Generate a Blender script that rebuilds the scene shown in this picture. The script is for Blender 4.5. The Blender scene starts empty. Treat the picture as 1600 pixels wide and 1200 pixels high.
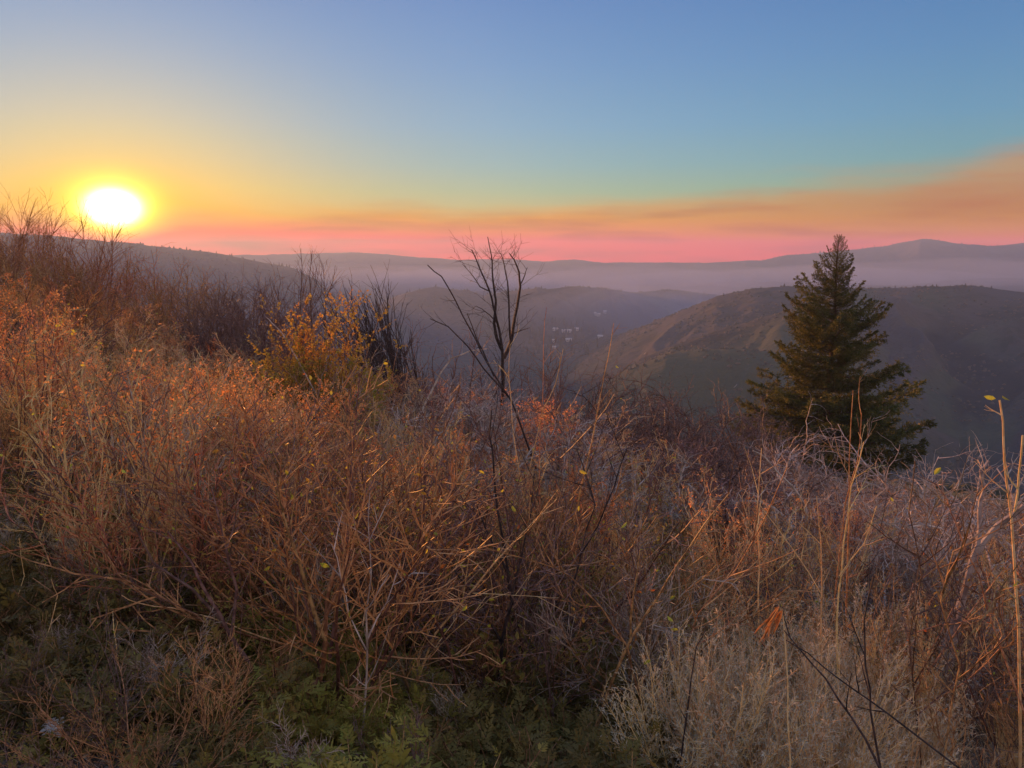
import bpy, math, random
import numpy as np
from mathutils import Vector, Matrix, Quaternion

R = math.radians
SC = bpy.context.scene
COL = SC.collection
RND = random.Random(11)
NR = np.random.RandomState(11)

# ------------------------------------------------------------ camera
PITCH = math.atan(200.0 / 1200.0)          # true horizon sits 200 px above the centre of a 1600 px wide frame
cam_d = bpy.data.cameras.new('camera')
cam_d.sensor_width = 36.0
cam_d.lens = 27.0
cam_d.clip_start = 0.05
cam_d.clip_end = 60000.0
cam = bpy.data.objects.new('camera', cam_d)
cam.location = (0, 0, 0)
cam.rotation_euler = (math.pi / 2 - PITCH, 0, 0)
COL.objects.link(cam)
SC.camera = cam

def px_dir(px, py):
    u = (px - 800.0) / 1200.0
    v = (600.0 - py) / 1200.0
    d = Vector((u, math.cos(PITCH) + v * math.sin(PITCH), -math.sin(PITCH) + v * math.cos(PITCH)))
    return d.normalized()

def px_azel(px, py):
    d = px_dir(px, py)
    return math.atan2(d.x, d.y), math.atan2(d.z, math.hypot(d.x, d.y))

SUN_AZ, SUN_EL = px_azel(177, 324)
SUN_DIR = Vector((math.sin(SUN_AZ) * math.cos(SUN_EL), math.cos(SUN_AZ) * math.cos(SUN_EL), math.sin(SUN_EL)))

def lin(r, g, b):
    f = lambda c: (c / 255.0 / 12.92) if c <= 10.3 else ((c / 255.0 + 0.055) / 1.055) ** 2.4
    return (f(r), f(g), f(b), 1.0)

# ------------------------------------------------------------ sky
world = bpy.data.worlds.new('World')
SC.world = world
world.use_nodes = True
wt = world.node_tree
wt.nodes.clear()
def WN(t, **k):
    n = wt.nodes.new(t)
    for a, b in k.items():
        setattr(n, a, b)
    return n
def wmath(op, a, b=None, c=None, clamp=False):
    n = WN('ShaderNodeMath', operation=op, use_clamp=clamp)
    for i, v in enumerate((a, b, c)):
        if v is None: continue
        if isinstance(v, (int, float)): n.inputs[i].default_value = v
        else: wt.links.new(v, n.inputs[i])
    return n.outputs[0]
def wmix(fac, a, b, blend='MIX'):
    n = WN('ShaderNodeMix', data_type='RGBA', blend_type=blend)
    n.clamp_factor = True
    for s, v in ((n.inputs[0], fac), (n.inputs[6], a), (n.inputs[7], b)):
        if isinstance(v, (int, float)): s.default_value = v
        elif isinstance(v, tuple): s.default_value = v
        else: wt.links.new(v, s)
    return n.outputs[2]
def wramp(fac, pts, interp='EASE'):
    n = WN('ShaderNodeValToRGB')
    cr = n.color_ramp
    cr.interpolation = interp
    while len(cr.elements) > 1: cr.elements.remove(cr.elements[-1])
    cr.elements[0].position = pts[0][0]; cr.elements[0].color = pts[0][1]
    for p, c in pts[1:]:
        e = cr.elements.new(p); e.color = c
    wt.links.new(fac, n.inputs[0])
    return n.outputs[0]

tc = WN('ShaderNodeTexCoord')
sep = WN('ShaderNodeSeparateXYZ')
wt.links.new(tc.outputs['Generated'], sep.inputs[0])
DX, DY, DZ = sep.outputs
el = wmath('MULTIPLY', wmath('ARCSINE', DZ), 57.29578)            # degrees above the horizon
az = wmath('MULTIPLY', wmath('ARCTAN2', DX, DY), 57.29578)        # degrees right of the view
elf = wmath('DIVIDE', el, 60.0, clamp=True)
E = lambda d: d / 60.0
# angle to the sun
dvec = WN('ShaderNodeVectorMath', operation='DOT_PRODUCT')
wt.links.new(tc.outputs['Generated'], dvec.inputs[0]); dvec.inputs[1].default_value = SUN_DIR
sang = wmath('MULTIPLY', wmath('ARCCOSINE', wmath('MINIMUM', dvec.outputs['Value'], 0.9999999)), 57.29578)
# flattened aureole metric: azimuth offset counts less than elevation offset
daz = wmath('SUBTRACT', az, math.degrees(SUN_AZ))
dele = wmath('SUBTRACT', el, math.degrees(SUN_EL))
aur = wmath('SQRT', wmath('ADD', wmath('POWER', wmath('MULTIPLY', daz, 0.72), 2.0), wmath('POWER', dele, 2.0)))

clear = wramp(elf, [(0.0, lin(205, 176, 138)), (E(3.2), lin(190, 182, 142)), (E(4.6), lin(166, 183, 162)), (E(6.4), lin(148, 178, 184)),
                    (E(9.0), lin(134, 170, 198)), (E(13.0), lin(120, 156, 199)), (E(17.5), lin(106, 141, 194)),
                    (E(30), lin(122, 150, 202)), (E(60), lin(138, 155, 198))], 'LINEAR')  # sky above the frame raised to add fill on the slope
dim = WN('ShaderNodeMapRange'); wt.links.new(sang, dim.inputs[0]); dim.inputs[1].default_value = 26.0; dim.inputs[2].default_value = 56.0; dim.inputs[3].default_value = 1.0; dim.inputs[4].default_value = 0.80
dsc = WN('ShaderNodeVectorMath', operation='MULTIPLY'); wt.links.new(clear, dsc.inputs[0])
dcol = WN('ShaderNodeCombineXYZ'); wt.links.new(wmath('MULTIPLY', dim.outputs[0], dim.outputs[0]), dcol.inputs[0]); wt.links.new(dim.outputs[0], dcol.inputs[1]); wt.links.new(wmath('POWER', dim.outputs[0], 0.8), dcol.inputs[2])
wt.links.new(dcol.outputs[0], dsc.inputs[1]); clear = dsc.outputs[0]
# away from the sun, out of view, sky brightened and warmed as added fill
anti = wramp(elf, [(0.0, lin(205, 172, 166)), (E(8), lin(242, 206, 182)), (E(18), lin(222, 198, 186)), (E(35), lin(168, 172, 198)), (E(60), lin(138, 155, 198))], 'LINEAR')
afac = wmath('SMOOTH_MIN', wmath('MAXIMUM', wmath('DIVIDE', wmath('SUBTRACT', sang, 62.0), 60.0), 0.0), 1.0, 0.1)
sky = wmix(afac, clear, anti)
# warm aureole spreading round the sun
warm = wramp(elf, [(0.0, lin(250, 150, 60)), (E(2.5), lin(250, 170, 62)), (E(4.5), lin(252, 196, 84)), (E(8.0), lin(232, 202, 130)), (E(15), lin(205, 205, 185)), (E(60), lin(150, 160, 180))], 'LINEAR')
wf = wmath('MULTIPLY', wmath('EXPONENT', wmath('MULTIPLY', wmath('POWER', wmath('DIVIDE', aur, 8.6), 1.3), -1.0)), 0.98)
sky = wmix(wf, sky, warm)
# smoke bank: its top climbs towards the right
azf = wmath('DIVIDE', wmath('ADD', az, 180.0), 360.0, clamp=True)
A = lambda d: (d + 180.0) / 360.0
g = lambda v: (v / 10.0, v / 10.0, v / 10.0, 1.0)
topr = wramp(azf, [(0.0, g(4.0)), (A(-60), g(2.2)), (A(-35), g(2.1)), (A(-18), g(2.5)), (A(0), g(3.3)), (A(14), g(4.0)), (A(22), g(4.7)),
                   (A(30), g(5.7)), (A(34), g(6.6)), (A(60), g(7.5)), (1.0, g(4.0))], 'LINEAR')
stop = wmath('MULTIPLY', topr, 10.0)
nmap = WN('ShaderNodeMapping'); nmap.inputs['Scale'].default_value = (2.2, 2.2, 17.0)
wt.links.new(tc.outputs['Generated'], nmap.inputs[0])
nz = WN('ShaderNodeTexNoise'); nz.inputs['Scale'].default_value = 2.6; nz.inputs['Detail'].default_value = 4.0
wt.links.new(nmap.outputs[0], nz.inputs['Vector'])
stop = wmath('ADD', stop, wmath('MULTIPLY', wmath('SUBTRACT', nz.outputs[0], 0.5), 3.0))
swid = wramp(azf, [(0.0, g(3.0)), (A(-30), g(2.6)), (A(0), g(2.2)), (A(30), g(1.9)), (1.0, g(3.0))], 'LINEAR')
sf = wmath('DIVIDE', wmath('SUBTRACT', stop, el), wmath('MULTIPLY', swid, 10.0))
sfac = WN('ShaderNodeMapRange', interpolation_type='SMOOTHSTEP')
wt.links.new(sf, sfac.inputs[0])
sfac.inputs[1].default_value = -0.5; sfac.inputs[2].default_value = 0.5
smoke_l = wramp(elf, [(0.0, lin(240, 95, 55)), (E(0.9), lin(246, 108, 50)), (E(2.2), lin(240, 140, 62)), (E(4.0), lin(240, 175, 80)), (E(8), lin(225, 180, 110))], 'LINEAR')
smoke_c = wramp(elf, [(0.0, lin(232, 118, 84)), (E(1.2), lin(230, 132, 92)), (E(2.4), lin(226, 154, 98)), (E(3.8), lin(205, 168, 122)), (E(8), lin(190, 160, 130))], 'LINEAR')
smoke_r = wramp(elf, [(0.0, lin(216, 128, 100)), (E(1.6), lin(203, 140, 104)), (E(3.4), lin(186, 138, 104)), (E(5.2), lin(182, 148, 118)), (E(8), lin(165, 146, 130))], 'LINEAR')
sm = wmix(wramp(azf, [(0.0, g(0)), (A(-27), g(0)), (A(-3), g(10)), (A(179), g(10))], 'LINEAR'), smoke_l, smoke_c)
sm = wmix(wramp(azf, [(A(3), g(0)), (A(26), g(10)), (A(179), g(10))], 'LINEAR'), sm, smoke_r)
sm = wmix(afac, sm, lin(170, 140, 135))
# faint streaks inside the bank
nmap2 = WN('ShaderNodeMapping'); nmap2.inputs['Scale'].default_value = (3.0, 3.0, 30.0); nmap2.inputs['Rotation'].default_value = (0.0, 0.12, 0.0)
wt.links.new(tc.outputs['Generated'], nmap2.inputs[0])
nz2 = WN('ShaderNodeTexNoise'); nz2.inputs['Scale'].default_value = 2.0; nz2.inputs['Detail'].default_value = 5.0
wt.links.new(nmap2.outputs[0], nz2.inputs['Vector'])
sm = wmix(wmath('MULTIPLY', wmath('SUBTRACT', nz2.outputs[0], 0.44, clamp=True), 3.0), sm, lin(182, 122, 98))
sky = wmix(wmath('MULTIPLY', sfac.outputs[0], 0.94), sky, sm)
# solar glare and disc
def vcol(c, f):
    n = WN('ShaderNodeVectorMath', operation='SCALE'); n.inputs[0].default_value = c
    wt.links.new(f, n.inputs['Scale']); return n.outputs[0]
def wadd(a, b):
    n = WN('ShaderNodeVectorMath', operation='ADD'); wt.links.new(a, n.inputs[0]); wt.links.new(b, n.inputs[1]); return n.outputs[0]
g1 = wmath('EXPONENT', wmath('MULTIPLY', wmath('POWER', wmath('DIVIDE', aur, 0.78), 2.0), -1.0))
g2 = wmath('EXPONENT', wmath('MULTIPLY', wmath('POWER', wmath('DIVIDE', aur, 1.7), 2.3), -1.0))
sky = wadd(sky, vcol((10.0, 9.0, 7.0), g1))
sky = wadd(sky, vcol((0.9, 1.15, 0.06), g2))
# the haze box adds its own light in front of the sky: take that share off, by optical depth and angle to the sun
HAZE_D, HAZE_TOP, HAZE_R = 2.7e-4, 76.0, 4250.0
SKY_CAL = True
if SKY_CAL:
    path = wmath('MINIMUM', wmath('DIVIDE', HAZE_TOP, wmath('MAXIMUM', DZ, 0.001)), HAZE_R)
    T = wmath('EXPONENT', wmath('MULTIPLY', path, -HAZE_D))
    om = wmath('SUBTRACT', 1.0, T)
    sf2 = wmath('DIVIDE', sang, 60.0, clamp=True)
    J = wramp(sf2, [(0.0, (0.70, 0.48, 0.42, 1)), (10/60, (0.64, 0.46, 0.42, 1)), (27/60, (0.50, 0.38, 0.40, 1)), (1.0, (0.32, 0.31, 0.36, 1))], 'LINEAR')
    sc1 = WN('ShaderNodeVectorMath', operation='SCALE'); wt.links.new(J, sc1.inputs[0]); wt.links.new(om, sc1.inputs['Scale'])
    sub = WN('ShaderNodeVectorMath', operation='SUBTRACT'); wt.links.new(sky, sub.inputs[0]); wt.links.new(sc1.outputs[0], sub.inputs[1])
    mx = WN('ShaderNodeVectorMath', operation='MAXIMUM'); wt.links.new(sub.outputs[0], mx.inputs[0]); mx.inputs[1].default_value = (0.004, 0.004, 0.004)
    sc2 = WN('ShaderNodeVectorMath', operation='SCALE'); wt.links.new(mx.outputs[0], sc2.inputs[0]); wt.links.new(wmath('DIVIDE', 1.0, wmath('MAXIMUM', T, 0.12)), sc2.inputs['Scale'])
    sky = sc2.outputs[0]
nish = WN('ShaderNodeTexSky', sky_type='NISHITA')
nish.sun_disc = False
nish.sun_elevation = SUN_EL
nish.sun_rotation = SUN_AZ
nish.altitude = 900.0
nish.dust_density = 3.0
bg1 = WN('ShaderNodeBackground'); bg1.inputs[1].default_value = 0.026
wt.links.new(nish.outputs[0], bg1.inputs[0])
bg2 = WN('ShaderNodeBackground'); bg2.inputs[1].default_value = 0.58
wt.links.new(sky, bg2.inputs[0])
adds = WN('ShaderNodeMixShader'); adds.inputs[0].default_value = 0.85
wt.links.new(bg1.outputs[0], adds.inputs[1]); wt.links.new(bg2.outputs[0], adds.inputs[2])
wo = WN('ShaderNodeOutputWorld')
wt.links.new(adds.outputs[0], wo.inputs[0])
world.cycles.sampling_method = 'MANUAL'
world.cycles.sample_map_resolution = 1024

# ------------------------------------------------------------ sun
sun_d = bpy.data.lights.new('sun', 'SUN')
sun_d.energy = 5.0
sun_d.color = (1.0, 0.37, 0.09)
sun_d.angle = R(0.6)
sun = bpy.data.objects.new('sun', sun_d)
sun.rotation_euler = SUN_DIR.to_track_quat('Z', 'Y').to_euler()
sun.location = (-30, 60, 30)
COL.objects.link(sun)

vs = SC.view_settings
vs.view_transform = 'Standard'
vs.look = 'None'
vs.gamma = 1.0
vs.exposure = 1.0
vs.use_curve_mapping = False
SC.cycles.use_denoising = True
SC.cycles.max_bounces = 5
SC.cycles.diffuse_bounces = 2
SC.cycles.transmission_bounces = 3
SC.cycles.volume_bounces = 2
SC.cycles.sample_clamp_indirect = 4.0

# ------------------------------------------------------------ naming helpers
def tag(o, label=None, cat=None, group=None, kind=None):
    if label: o['label'] = label
    if cat: o['category'] = cat
    if group: o['group'] = group
    if kind: o['kind'] = kind
    return o
def link(name, data, parent=None):
    o = bpy.data.objects.new(name, data)
    COL.objects.link(o)
    if parent is not None: o.parent = parent
    return o
def copy_tree(o, parent=None):
    c = o.copy(); COL.objects.link(c)
    c.parent = parent
    for ch in o.children: copy_tree(ch, c)
    return c

# ------------------------------------------------------------ numpy noise
_perm = NR.rand(256, 256)
def vnoise(x, y, seed=0):
    x = x + seed * 17.31; y = y + seed * 9.77
    xi = np.floor(x).astype(int); yi = np.floor(y).astype(int)
    fx = x - xi; fy = y - yi
    fx = fx * fx * (3 - 2 * fx); fy = fy * fy * (3 - 2 * fy)
    p = lambda a, b: _perm[a & 255, b & 255]
    return (p(xi, yi) * (1 - fx) + p(xi + 1, yi) * fx) * (1 - fy) + (p(xi, yi + 1) * (1 - fx) + p(xi + 1, yi + 1) * fx) * fy
def fbm(x, y, oct=4, seed=0, ridged=False):
    a = 0.0; amp = 0.5; tot = 0
    for i in range(oct):
        n = vnoise(x * 2 ** i, y * 2 ** i, seed + i * 3) * 2 - 1
        if ridged: n = 1 - 2 * np.abs(n)
        a = a + amp * n; tot += amp; amp *= 0.5
    return a / tot

# ------------------------------------------------------------ material helpers
def mat(name):
    m = bpy.data.materials.new(name); m.use_nodes = True
    nt = m.node_tree; nt.nodes.clear()
    out = nt.nodes.new('ShaderNodeOutputMaterial')
    return m, nt, out
def nd(nt, t, ins=None, **k):
    n = nt.nodes.new(t)
    for a, b in k.items(): setattr(n, a, b)
    for a, b in (ins or {}).items():
        if hasattr(b, 'is_linked') or hasattr(b, 'links'): nt.links.new(b, n.inputs[a])
        else: n.inputs[a].default_value = b
    return n
def mixc(nt, fac, a, b, blend='MIX'):
    n = nt.nodes.new('ShaderNodeMix'); n.data_type = 'RGBA'; n.blend_type = blend
    for s, v in ((n.inputs[0], fac), (n.inputs[6], a), (n.inputs[7], b)):
        if hasattr(v, 'links'): nt.links.new(v, s)
        else: s.default_value = v
    return n.outputs[2]
def c4(r, g, b): return (r, g, b, 1.0)
def ramp2(nt, fac, a, b):
    n = nd(nt, 'ShaderNodeMapRange', {0: fac, 1: a, 2: b}, interpolation_type='SMOOTHSTEP'); return n.outputs[0]

def ground_material():
    m, nt, out = mat('ground_soil_and_scrub')
    geo = nd(nt, 'ShaderNodeNewGeometry')
    pos = geo.outputs['Position']
    dist = nd(nt, 'ShaderNodeVectorMath', {0: pos}, operation='LENGTH').outputs['Value']
    n1 = nd(nt, 'ShaderNodeTexNoise', {'Vector': pos, 'Scale': 0.004, 'Detail': 5.0}).outputs[0]
    n2 = nd(nt, 'ShaderNodeTexNoise', {'Vector': pos, 'Scale': 0.05, 'Detail': 4.0, 'Roughness': 0.65}).outputs[0]
    n3 = nd(nt, 'ShaderNodeTexNoise', {'Vector': pos, 'Scale': 0.012, 'Detail': 6.0, 'Roughness': 0.7}).outputs[0]
    far = mixc(nt, ramp2(nt, n3, 0.38, 0.62), c4(0.035, 0.038, 0.024), c4(0.070, 0.060, 0.048))
    far = mixc(nt, ramp2(nt, n2, 0.52, 0.66), far, c4(0.028, 0.034, 0.019))
    far = mixc(nt, ramp2(nt, n1, 0.5, 0.62), far, mixc(nt, 0.5, far, c4(0.06, 0.085, 0.04)))
    gu = nd(nt, 'ShaderNodeAttribute', attribute_name='gully').outputs['Fac']
    gm = nd(nt, 'ShaderNodeMath', {0: gu, 1: nd(nt, 'ShaderNodeMath', {0: n3, 1: 0.6}, operation='MULTIPLY').outputs[0]}, operation='ADD').outputs[0]
    far = mixc(nt, ramp2(nt, gm, 0.92, 1.22), far, c4(0.060, 0.056, 0.050))
    far = mixc(nt, ramp2(nt, gm, 0.66, 0.36), far, c4(0.022, 0.026, 0.018))
    gp = nd(nt, 'ShaderNodeVectorMath', {0: pos, 1: (150.0, 500.0, -65.0)}, operation='DISTANCE').outputs['Value']
    gp = nd(nt, 'ShaderNodeMath', {0: gp, 1: nd(nt, 'ShaderNodeMath', {0: n3, 1: 120.0}, operation='MULTIPLY').outputs[0]}, operation='ADD').outputs[0]
    far = mixc(nt, ramp2(nt, gp, 210.0, 130.0), far, c4(0.055, 0.066, 0.034))
    vo = nd(nt, 'ShaderNodeTexVoronoi', {'Vector': pos, 'Scale': 0.045}, feature='F1').outputs['Distance']
    rockm = ramp2(nt, nd(nt, 'ShaderNodeTexNoise', {'Vector': pos, 'Scale': 0.02, 'Detail': 2.0}).outputs[0], 0.55, 0.6)
    rock = nd(nt, 'ShaderNodeMath', {0: ramp2(nt, vo, 0.09, 0.05), 1: rockm}, operation='MULTIPLY').outputs[0]
    far = mixc(nt, rock, far, c4(0.26, 0.23, 0.21))
    # near ground: leaf litter and dry soil
    m1 = nd(nt, 'ShaderNodeTexNoise', {'Vector': pos, 'Scale': 3.0, 'Detail': 6.0, 'Roughness': 0.7}).outputs[0]
    m2 = nd(nt, 'ShaderNodeTexNoise', {'Vector': pos, 'Scale': 40.0, 'Detail': 4.0, 'Roughness': 0.7}).outputs[0]
    near = mixc(nt, ramp2(nt, m1, 0.4, 0.62), c4(0.09, 0.062, 0.042), c4(0.20, 0.15, 0.11))
    near = mixc(nt, ramp2(nt, m2, 0.5, 0.66), near, c4(0.32, 0.26, 0.21))
    # a dry grass clearing on the shoulder of the hill
    cl = nd(nt, 'ShaderNodeVectorMath', {0: pos, 1: (52.0, 84.0, -25.0)}, operation='DISTANCE').outputs['Value']
    cl = nd(nt, 'ShaderNodeMath', {0: cl, 1: nd(nt, 'ShaderNodeMath', {0: n2, 1: 40.0}, operation='MULTIPLY').outputs[0]}, operation='ADD').outputs[0]
    far = mixc(nt, ramp2(nt, cl, 48.0, 34.0), far, mixc(nt, ramp2(nt, n2, 0.45, 0.6), c4(0.17, 0.125, 0.065), c4(0.09, 0.10, 0.04)))
    col = mixc(nt, ramp2(nt, dist, 25.0, 75.0), near, far)
    bmp = nd(nt, 'ShaderNodeBump', {'Height': m2, 'Distance': 0.02, 'Strength': 0.6})
    bmp2 = nd(nt, 'ShaderNodeBump', {'Height': n2, 'Distance': 5.0, 'Strength': 0.8, 'Normal': bmp.outputs[0]})
    b = nd(nt, 'ShaderNodeBsdfPrincipled', {'Base Color': col, 'Roughness': 0.95, 'Specular IOR Level': 0.1, 'Normal': bmp2.outputs[0]})
    nt.links.new(b.outputs[0], out.inputs[0])
    return m
M_GROUND = ground_material()

# ------------------------------------------------------------ terrain
def interp_ae(pts, azs):
    a = [px_azel(x, y) for x, y in pts]
    return np.interp(azs, [p[0] for p in a], [p[1] for p in a])
def sst(t):
    t = np.clip(t, 0, 1); return t * t * (3 - 2 * t)

_sl_az = np.radians([-180, -90, -50, -36, -30, -24, -17, -10, 0, 12, 24, 34, 50, 90, 180])
_sl_v  = [0.02, -0.06, 0.00, 0.025, 0.045, 0.075, 0.115, 0.165, 0.215, 0.235, 0.250, 0.255, 0.24, 0.12, 0.02]
def near_ground(x, y):
    r = np.hypot(x, y); a = np.arctan2(x, y)
    s = np.interp(a, _sl_az, _sl_v)
    z = -1.62 - s * r * sst(r / 5.0 + 0.25)
    z = z + 0.10 * fbm(x * 0.6, y * 0.6, 4, 5) * np.clip(r / 3, 0.3, 1.0) + 0.5 * fbm(x * 0.09, y * 0.09, 3, 8) * sst((r - 5) / 15)
    return z
# ridges: silhouette points in the photograph, distance, front and back width, crest roundness
RIDGES = [
    dict(p=[(-500, 350), (-200, 356), (0, 364), (100, 370), (180, 378), (260, 386), (350, 397), (400, 408), (460, 420), (500, 440), (540, 475), (590, 540)], D=1700, Wf=700, Wb=700, e=1.3),
    dict(p=[(560, 520), (600, 472), (640, 456), (680, 448), (735, 455), (800, 475), (880, 510), (1000, 540)], D=1560, Wf=280, Wb=400, e=1.2),
    dict(p=[(640, 560), (700, 500), (760, 462), (800, 456), (840, 450), (855, 452), (900, 447), (945, 450), (985, 458), (1040, 452), (1100, 458), (1200, 470), (1400, 500)], D=1400, Wf=260, Wb=500, e=1.3),
    dict(p=[(860, 600), (920, 560), (965, 535), (1040, 500), (1090, 476), (1120, 462), (1180, 450), (1230, 446), (1300, 450), (1400, 450), (1450, 448), (1520, 446), (1560, 452), (1620, 460), (1800, 440), (2400, 430)], D=900, Wf=480, Wb=500, e=1.15),
    dict(p=[(900, 640), (960, 590), (1040, 552), (1100, 545), (1160, 545), (1250, 556), (1330, 590), (1420, 650), (1500, 700)], D=520, Wf=260, Wb=200, e=1.3),
    dict(p=[(900, 640), (1000, 560), (1080, 530), (1160, 505), (1240, 482), (1330, 500), (1400, 560), (1500, 640)], D=690, Wf=280, Wb=200, e=1.3),
    dict(p=[(-900, 380), (0, 395), (380, 399), (430, 397), (560, 394), (650, 401), (720, 406), (800, 404), (850, 409), (900, 405), (945, 410), (1100, 410), (1190, 406), (1230, 399), (1300, 394), (1380, 385), (1440, 373), (1500, 380), (1540, 384), (1570, 382), (1620, 377), (1800, 380), (2600, 385)], D=3500, Wf=800, Wb=500, e=1.3),
    dict(p=[(300, 430), (400, 412), (480, 405), (540, 410), (620, 413), (680, 411), (760, 416), (820, 430), (900, 440)], D=3000, Wf=450, Wb=400, e=1.3),
    dict(p=[(300, 460), (420, 436), (500, 422), (560, 417), (640, 420), (700, 428), (780, 450), (900, 470)], D=2500, Wf=420, Wb=400, e=1.3),
    dict(p=[(1000, 445), (1200, 440), (1400, 446), (1500, 437), (1560, 434), (1640, 438), (2200, 430)], D=2500, Wf=600, Wb=500, e=1.3),
]
VALLEY = -135.0
def height(x, y, want_gully=False):
    gully = np.zeros_like(x) + 0.5
    r = np.hypot(x, y) + 1e-6; a = np.arctan2(x, y)
    # our own hill, falling away to the valley past the brow
    zn = near_ground(x, y)
    s = np.interp(a, _sl_az, _sl_v)
    edge = np.interp(a, np.radians([-180, -60, -36, -20, 0, 18, 30, 60, 180]), [400, 260, 60, 40, 38, 60, 110, 90, 400])
    over = np.clip(r - edge, 0, None)
    own = zn - 0.42 * over * sst(over / 60 + 0.15) + 4.0 * fbm(x * 0.012, y * 0.012, 4, 2) * sst(over / 80)
    base = VALLEY + 14 * fbm(x * 0.0012, y * 0.0012, 4, 21) + 2.0 * fbm(x * 0.02, y * 0.02, 3, 22)
    k = 14.0
    z = np.maximum(own, base) + k * np.exp(-np.abs(own - base) / k) * 0.35
    z = np.where(r < 30, own, z)
    for i, rd in enumerate(RIDGES):
        D = rd['D'] * (1 + 0.06 * fbm(a * 6, a * 0 + i, 3, 40 + i))
        crest = D * np.tan(interp_ae(rd['p'], a))
        t = (r - D)
        # outside the listed azimuths the ridge sinks into the valley
        lo = px_azel(*rd['p'][0])[0]; hi = px_azel(*rd['p'][-1])[0]
        prof = np.where(t < 0, np.clip(1 + t / rd['Wf'], 0, 1), np.clip(1 - t / rd['Wb'], 0, 1))
        sc = rd['D']
        # gullies running down the flanks
        gx = a * sc / (sc * 0.10); gy = r / (sc * 0.55)
        wob = fbm(x / (sc * 0.12), y / (sc * 0.12), 3, 60 + i)
        gul = fbm(gx + 0.55 * wob, gy + 0.25 * gx, 4, 70 + i, ridged=True)
        dw = np.clip(1 - prof, 0, 1)
        hh = VALLEY + (crest - VALLEY) * (1 - (1 - prof) ** rd['e'])*1.0
        hh = hh + (crest - VALLEY) * 0.24 * (gul - 0.25) * sst(dw * 3.0) * (0.35 + prof)
        hh = hh + 0.0013 * sc * fbm(x / (sc * 0.016), y / (sc * 0.016), 4, 90 + i)
        hh = np.where((a < lo) | (a > hi), VALLEY - 50, hh)
        hh = np.where(prof <= 0, VALLEY - 50, hh)
        gully = np.where(hh > z, np.clip(0.5 + 0.9 * (gul - 0.1), 0, 1), gully)
        z = np.maximum(z, hh)
    return (z, gully) if want_gully else z

def grid_mesh(name, X, Y, Z, closed):
    nr, na = X.shape
    co = np.empty((nr * na + 1, 3)); co[:-1, 0] = X.ravel(); co[:-1, 1] = Y.ravel(); co[:-1, 2] = Z.ravel()
    co[-1] = (0, 0, float(Z[0].mean()))
    i = np.arange(nr - 1)[:, None]; j = np.arange(na)[None, :]
    j2 = (j + 1) % na
    q = np.stack([i * na + j, i * na + j2, (i + 1) * na + j2, (i + 1) * na + j], -1).reshape(-1, 4)
    q = q[:, ::-1]
    jj = np.arange(na)
    tri = np.stack([np.full(na, nr * na), (jj + 1) % na, jj], -1)
    me = bpy.data.meshes.new(name)
    me.vertices.add(len(co)); me.vertices.foreach_set('co', co.ravel())
    nl = q.size + tri.size
    me.loops.add(nl); me.loops.foreach_set('vertex_index', np.concatenate([q.ravel(), tri.ravel()]).astype(np.int32))
    nf = len(q) + len(tri)
    me.polygons.add(nf)
    st = np.concatenate([np.arange(len(q)) * 4, len(q) * 4 + np.arange(len(tri)) * 3]).astype(np.int32)
    me.polygons.foreach_set('loop_start', st)
    me.update(calc_edges=True); me.validate()
    me.polygons.foreach_set('use_smooth', np.ones(len(me.polygons), bool))
    return me
azs = np.concatenate([np.radians(np.linspace(-46, 46, 760)), np.radians(np.linspace(46, 314, 92))[1:-1]])
rs = np.concatenate([np.geomspace(0.8, 60, 120), np.geomspace(60, 600, 90)[1:], np.geomspace(600, 4150, 300)[1:]])
AA, RR = np.meshgrid(azs, rs)
XX = RR * np.sin(AA); YY = RR * np.cos(AA)
ZZ, GG = height(XX, YY, True)
me = grid_mesh('ground', XX, YY, ZZ, True)
at = me.attributes.new('gully', 'FLOAT', 'POINT')       # ground tone: darker in hollows, paler on spurs
at.data.foreach_set('value', np.append(GG.ravel(), 0.5).astype(np.float32))
me.materials.append(M_GROUND)
ground = tag(link('ground', me), 'hillside of dry soil falling to a valley ringed by hazy scrub hills', kind='structure')

def ground_z(x, y):
    if x * x + y * y < 900.0: return float(near_ground(np.float64(x), np.float64(y)))
    return float(height(np.array([float(x)]), np.array([float(y)]))[0])

# ------------------------------------------------------------ haze
def haze_box():
    me = bpy.data.meshes.new('haze')
    s = 4250.0; z0 = float(ZZ.min()) - 1.5; z1 = float(max(ZZ.max(), 5.0)) + 12.0
    v = [(x, y, z) for z in (z0, z1) for y in (-s, s) for x in (-s, s)]
    f = [(0, 2, 3, 1), (4, 5, 7, 6), (0, 1, 5, 4), (2, 6, 7, 3), (0, 4, 6, 2), (1, 3, 7, 5)]
    me.from_pydata(v, [], f); me.update()
    m, nt, out = mat('haze')
    pv = nd(nt, 'ShaderNodeVolumePrincipled', {'Color': c4(0.42, 0.60, 1.0), 'Density': HAZE_D, 'Anisotropy': 0.30})
    nt.links.new(pv.outputs[0], out.inputs['Volume'])
    me.materials.append(m)
    o = link('haze', me)
    tag(o, 'thin evening smoke haze filling the air over the valley', 'haze', kind='stuff')
    print('haze z', z0, z1)
haze_box()

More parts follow.
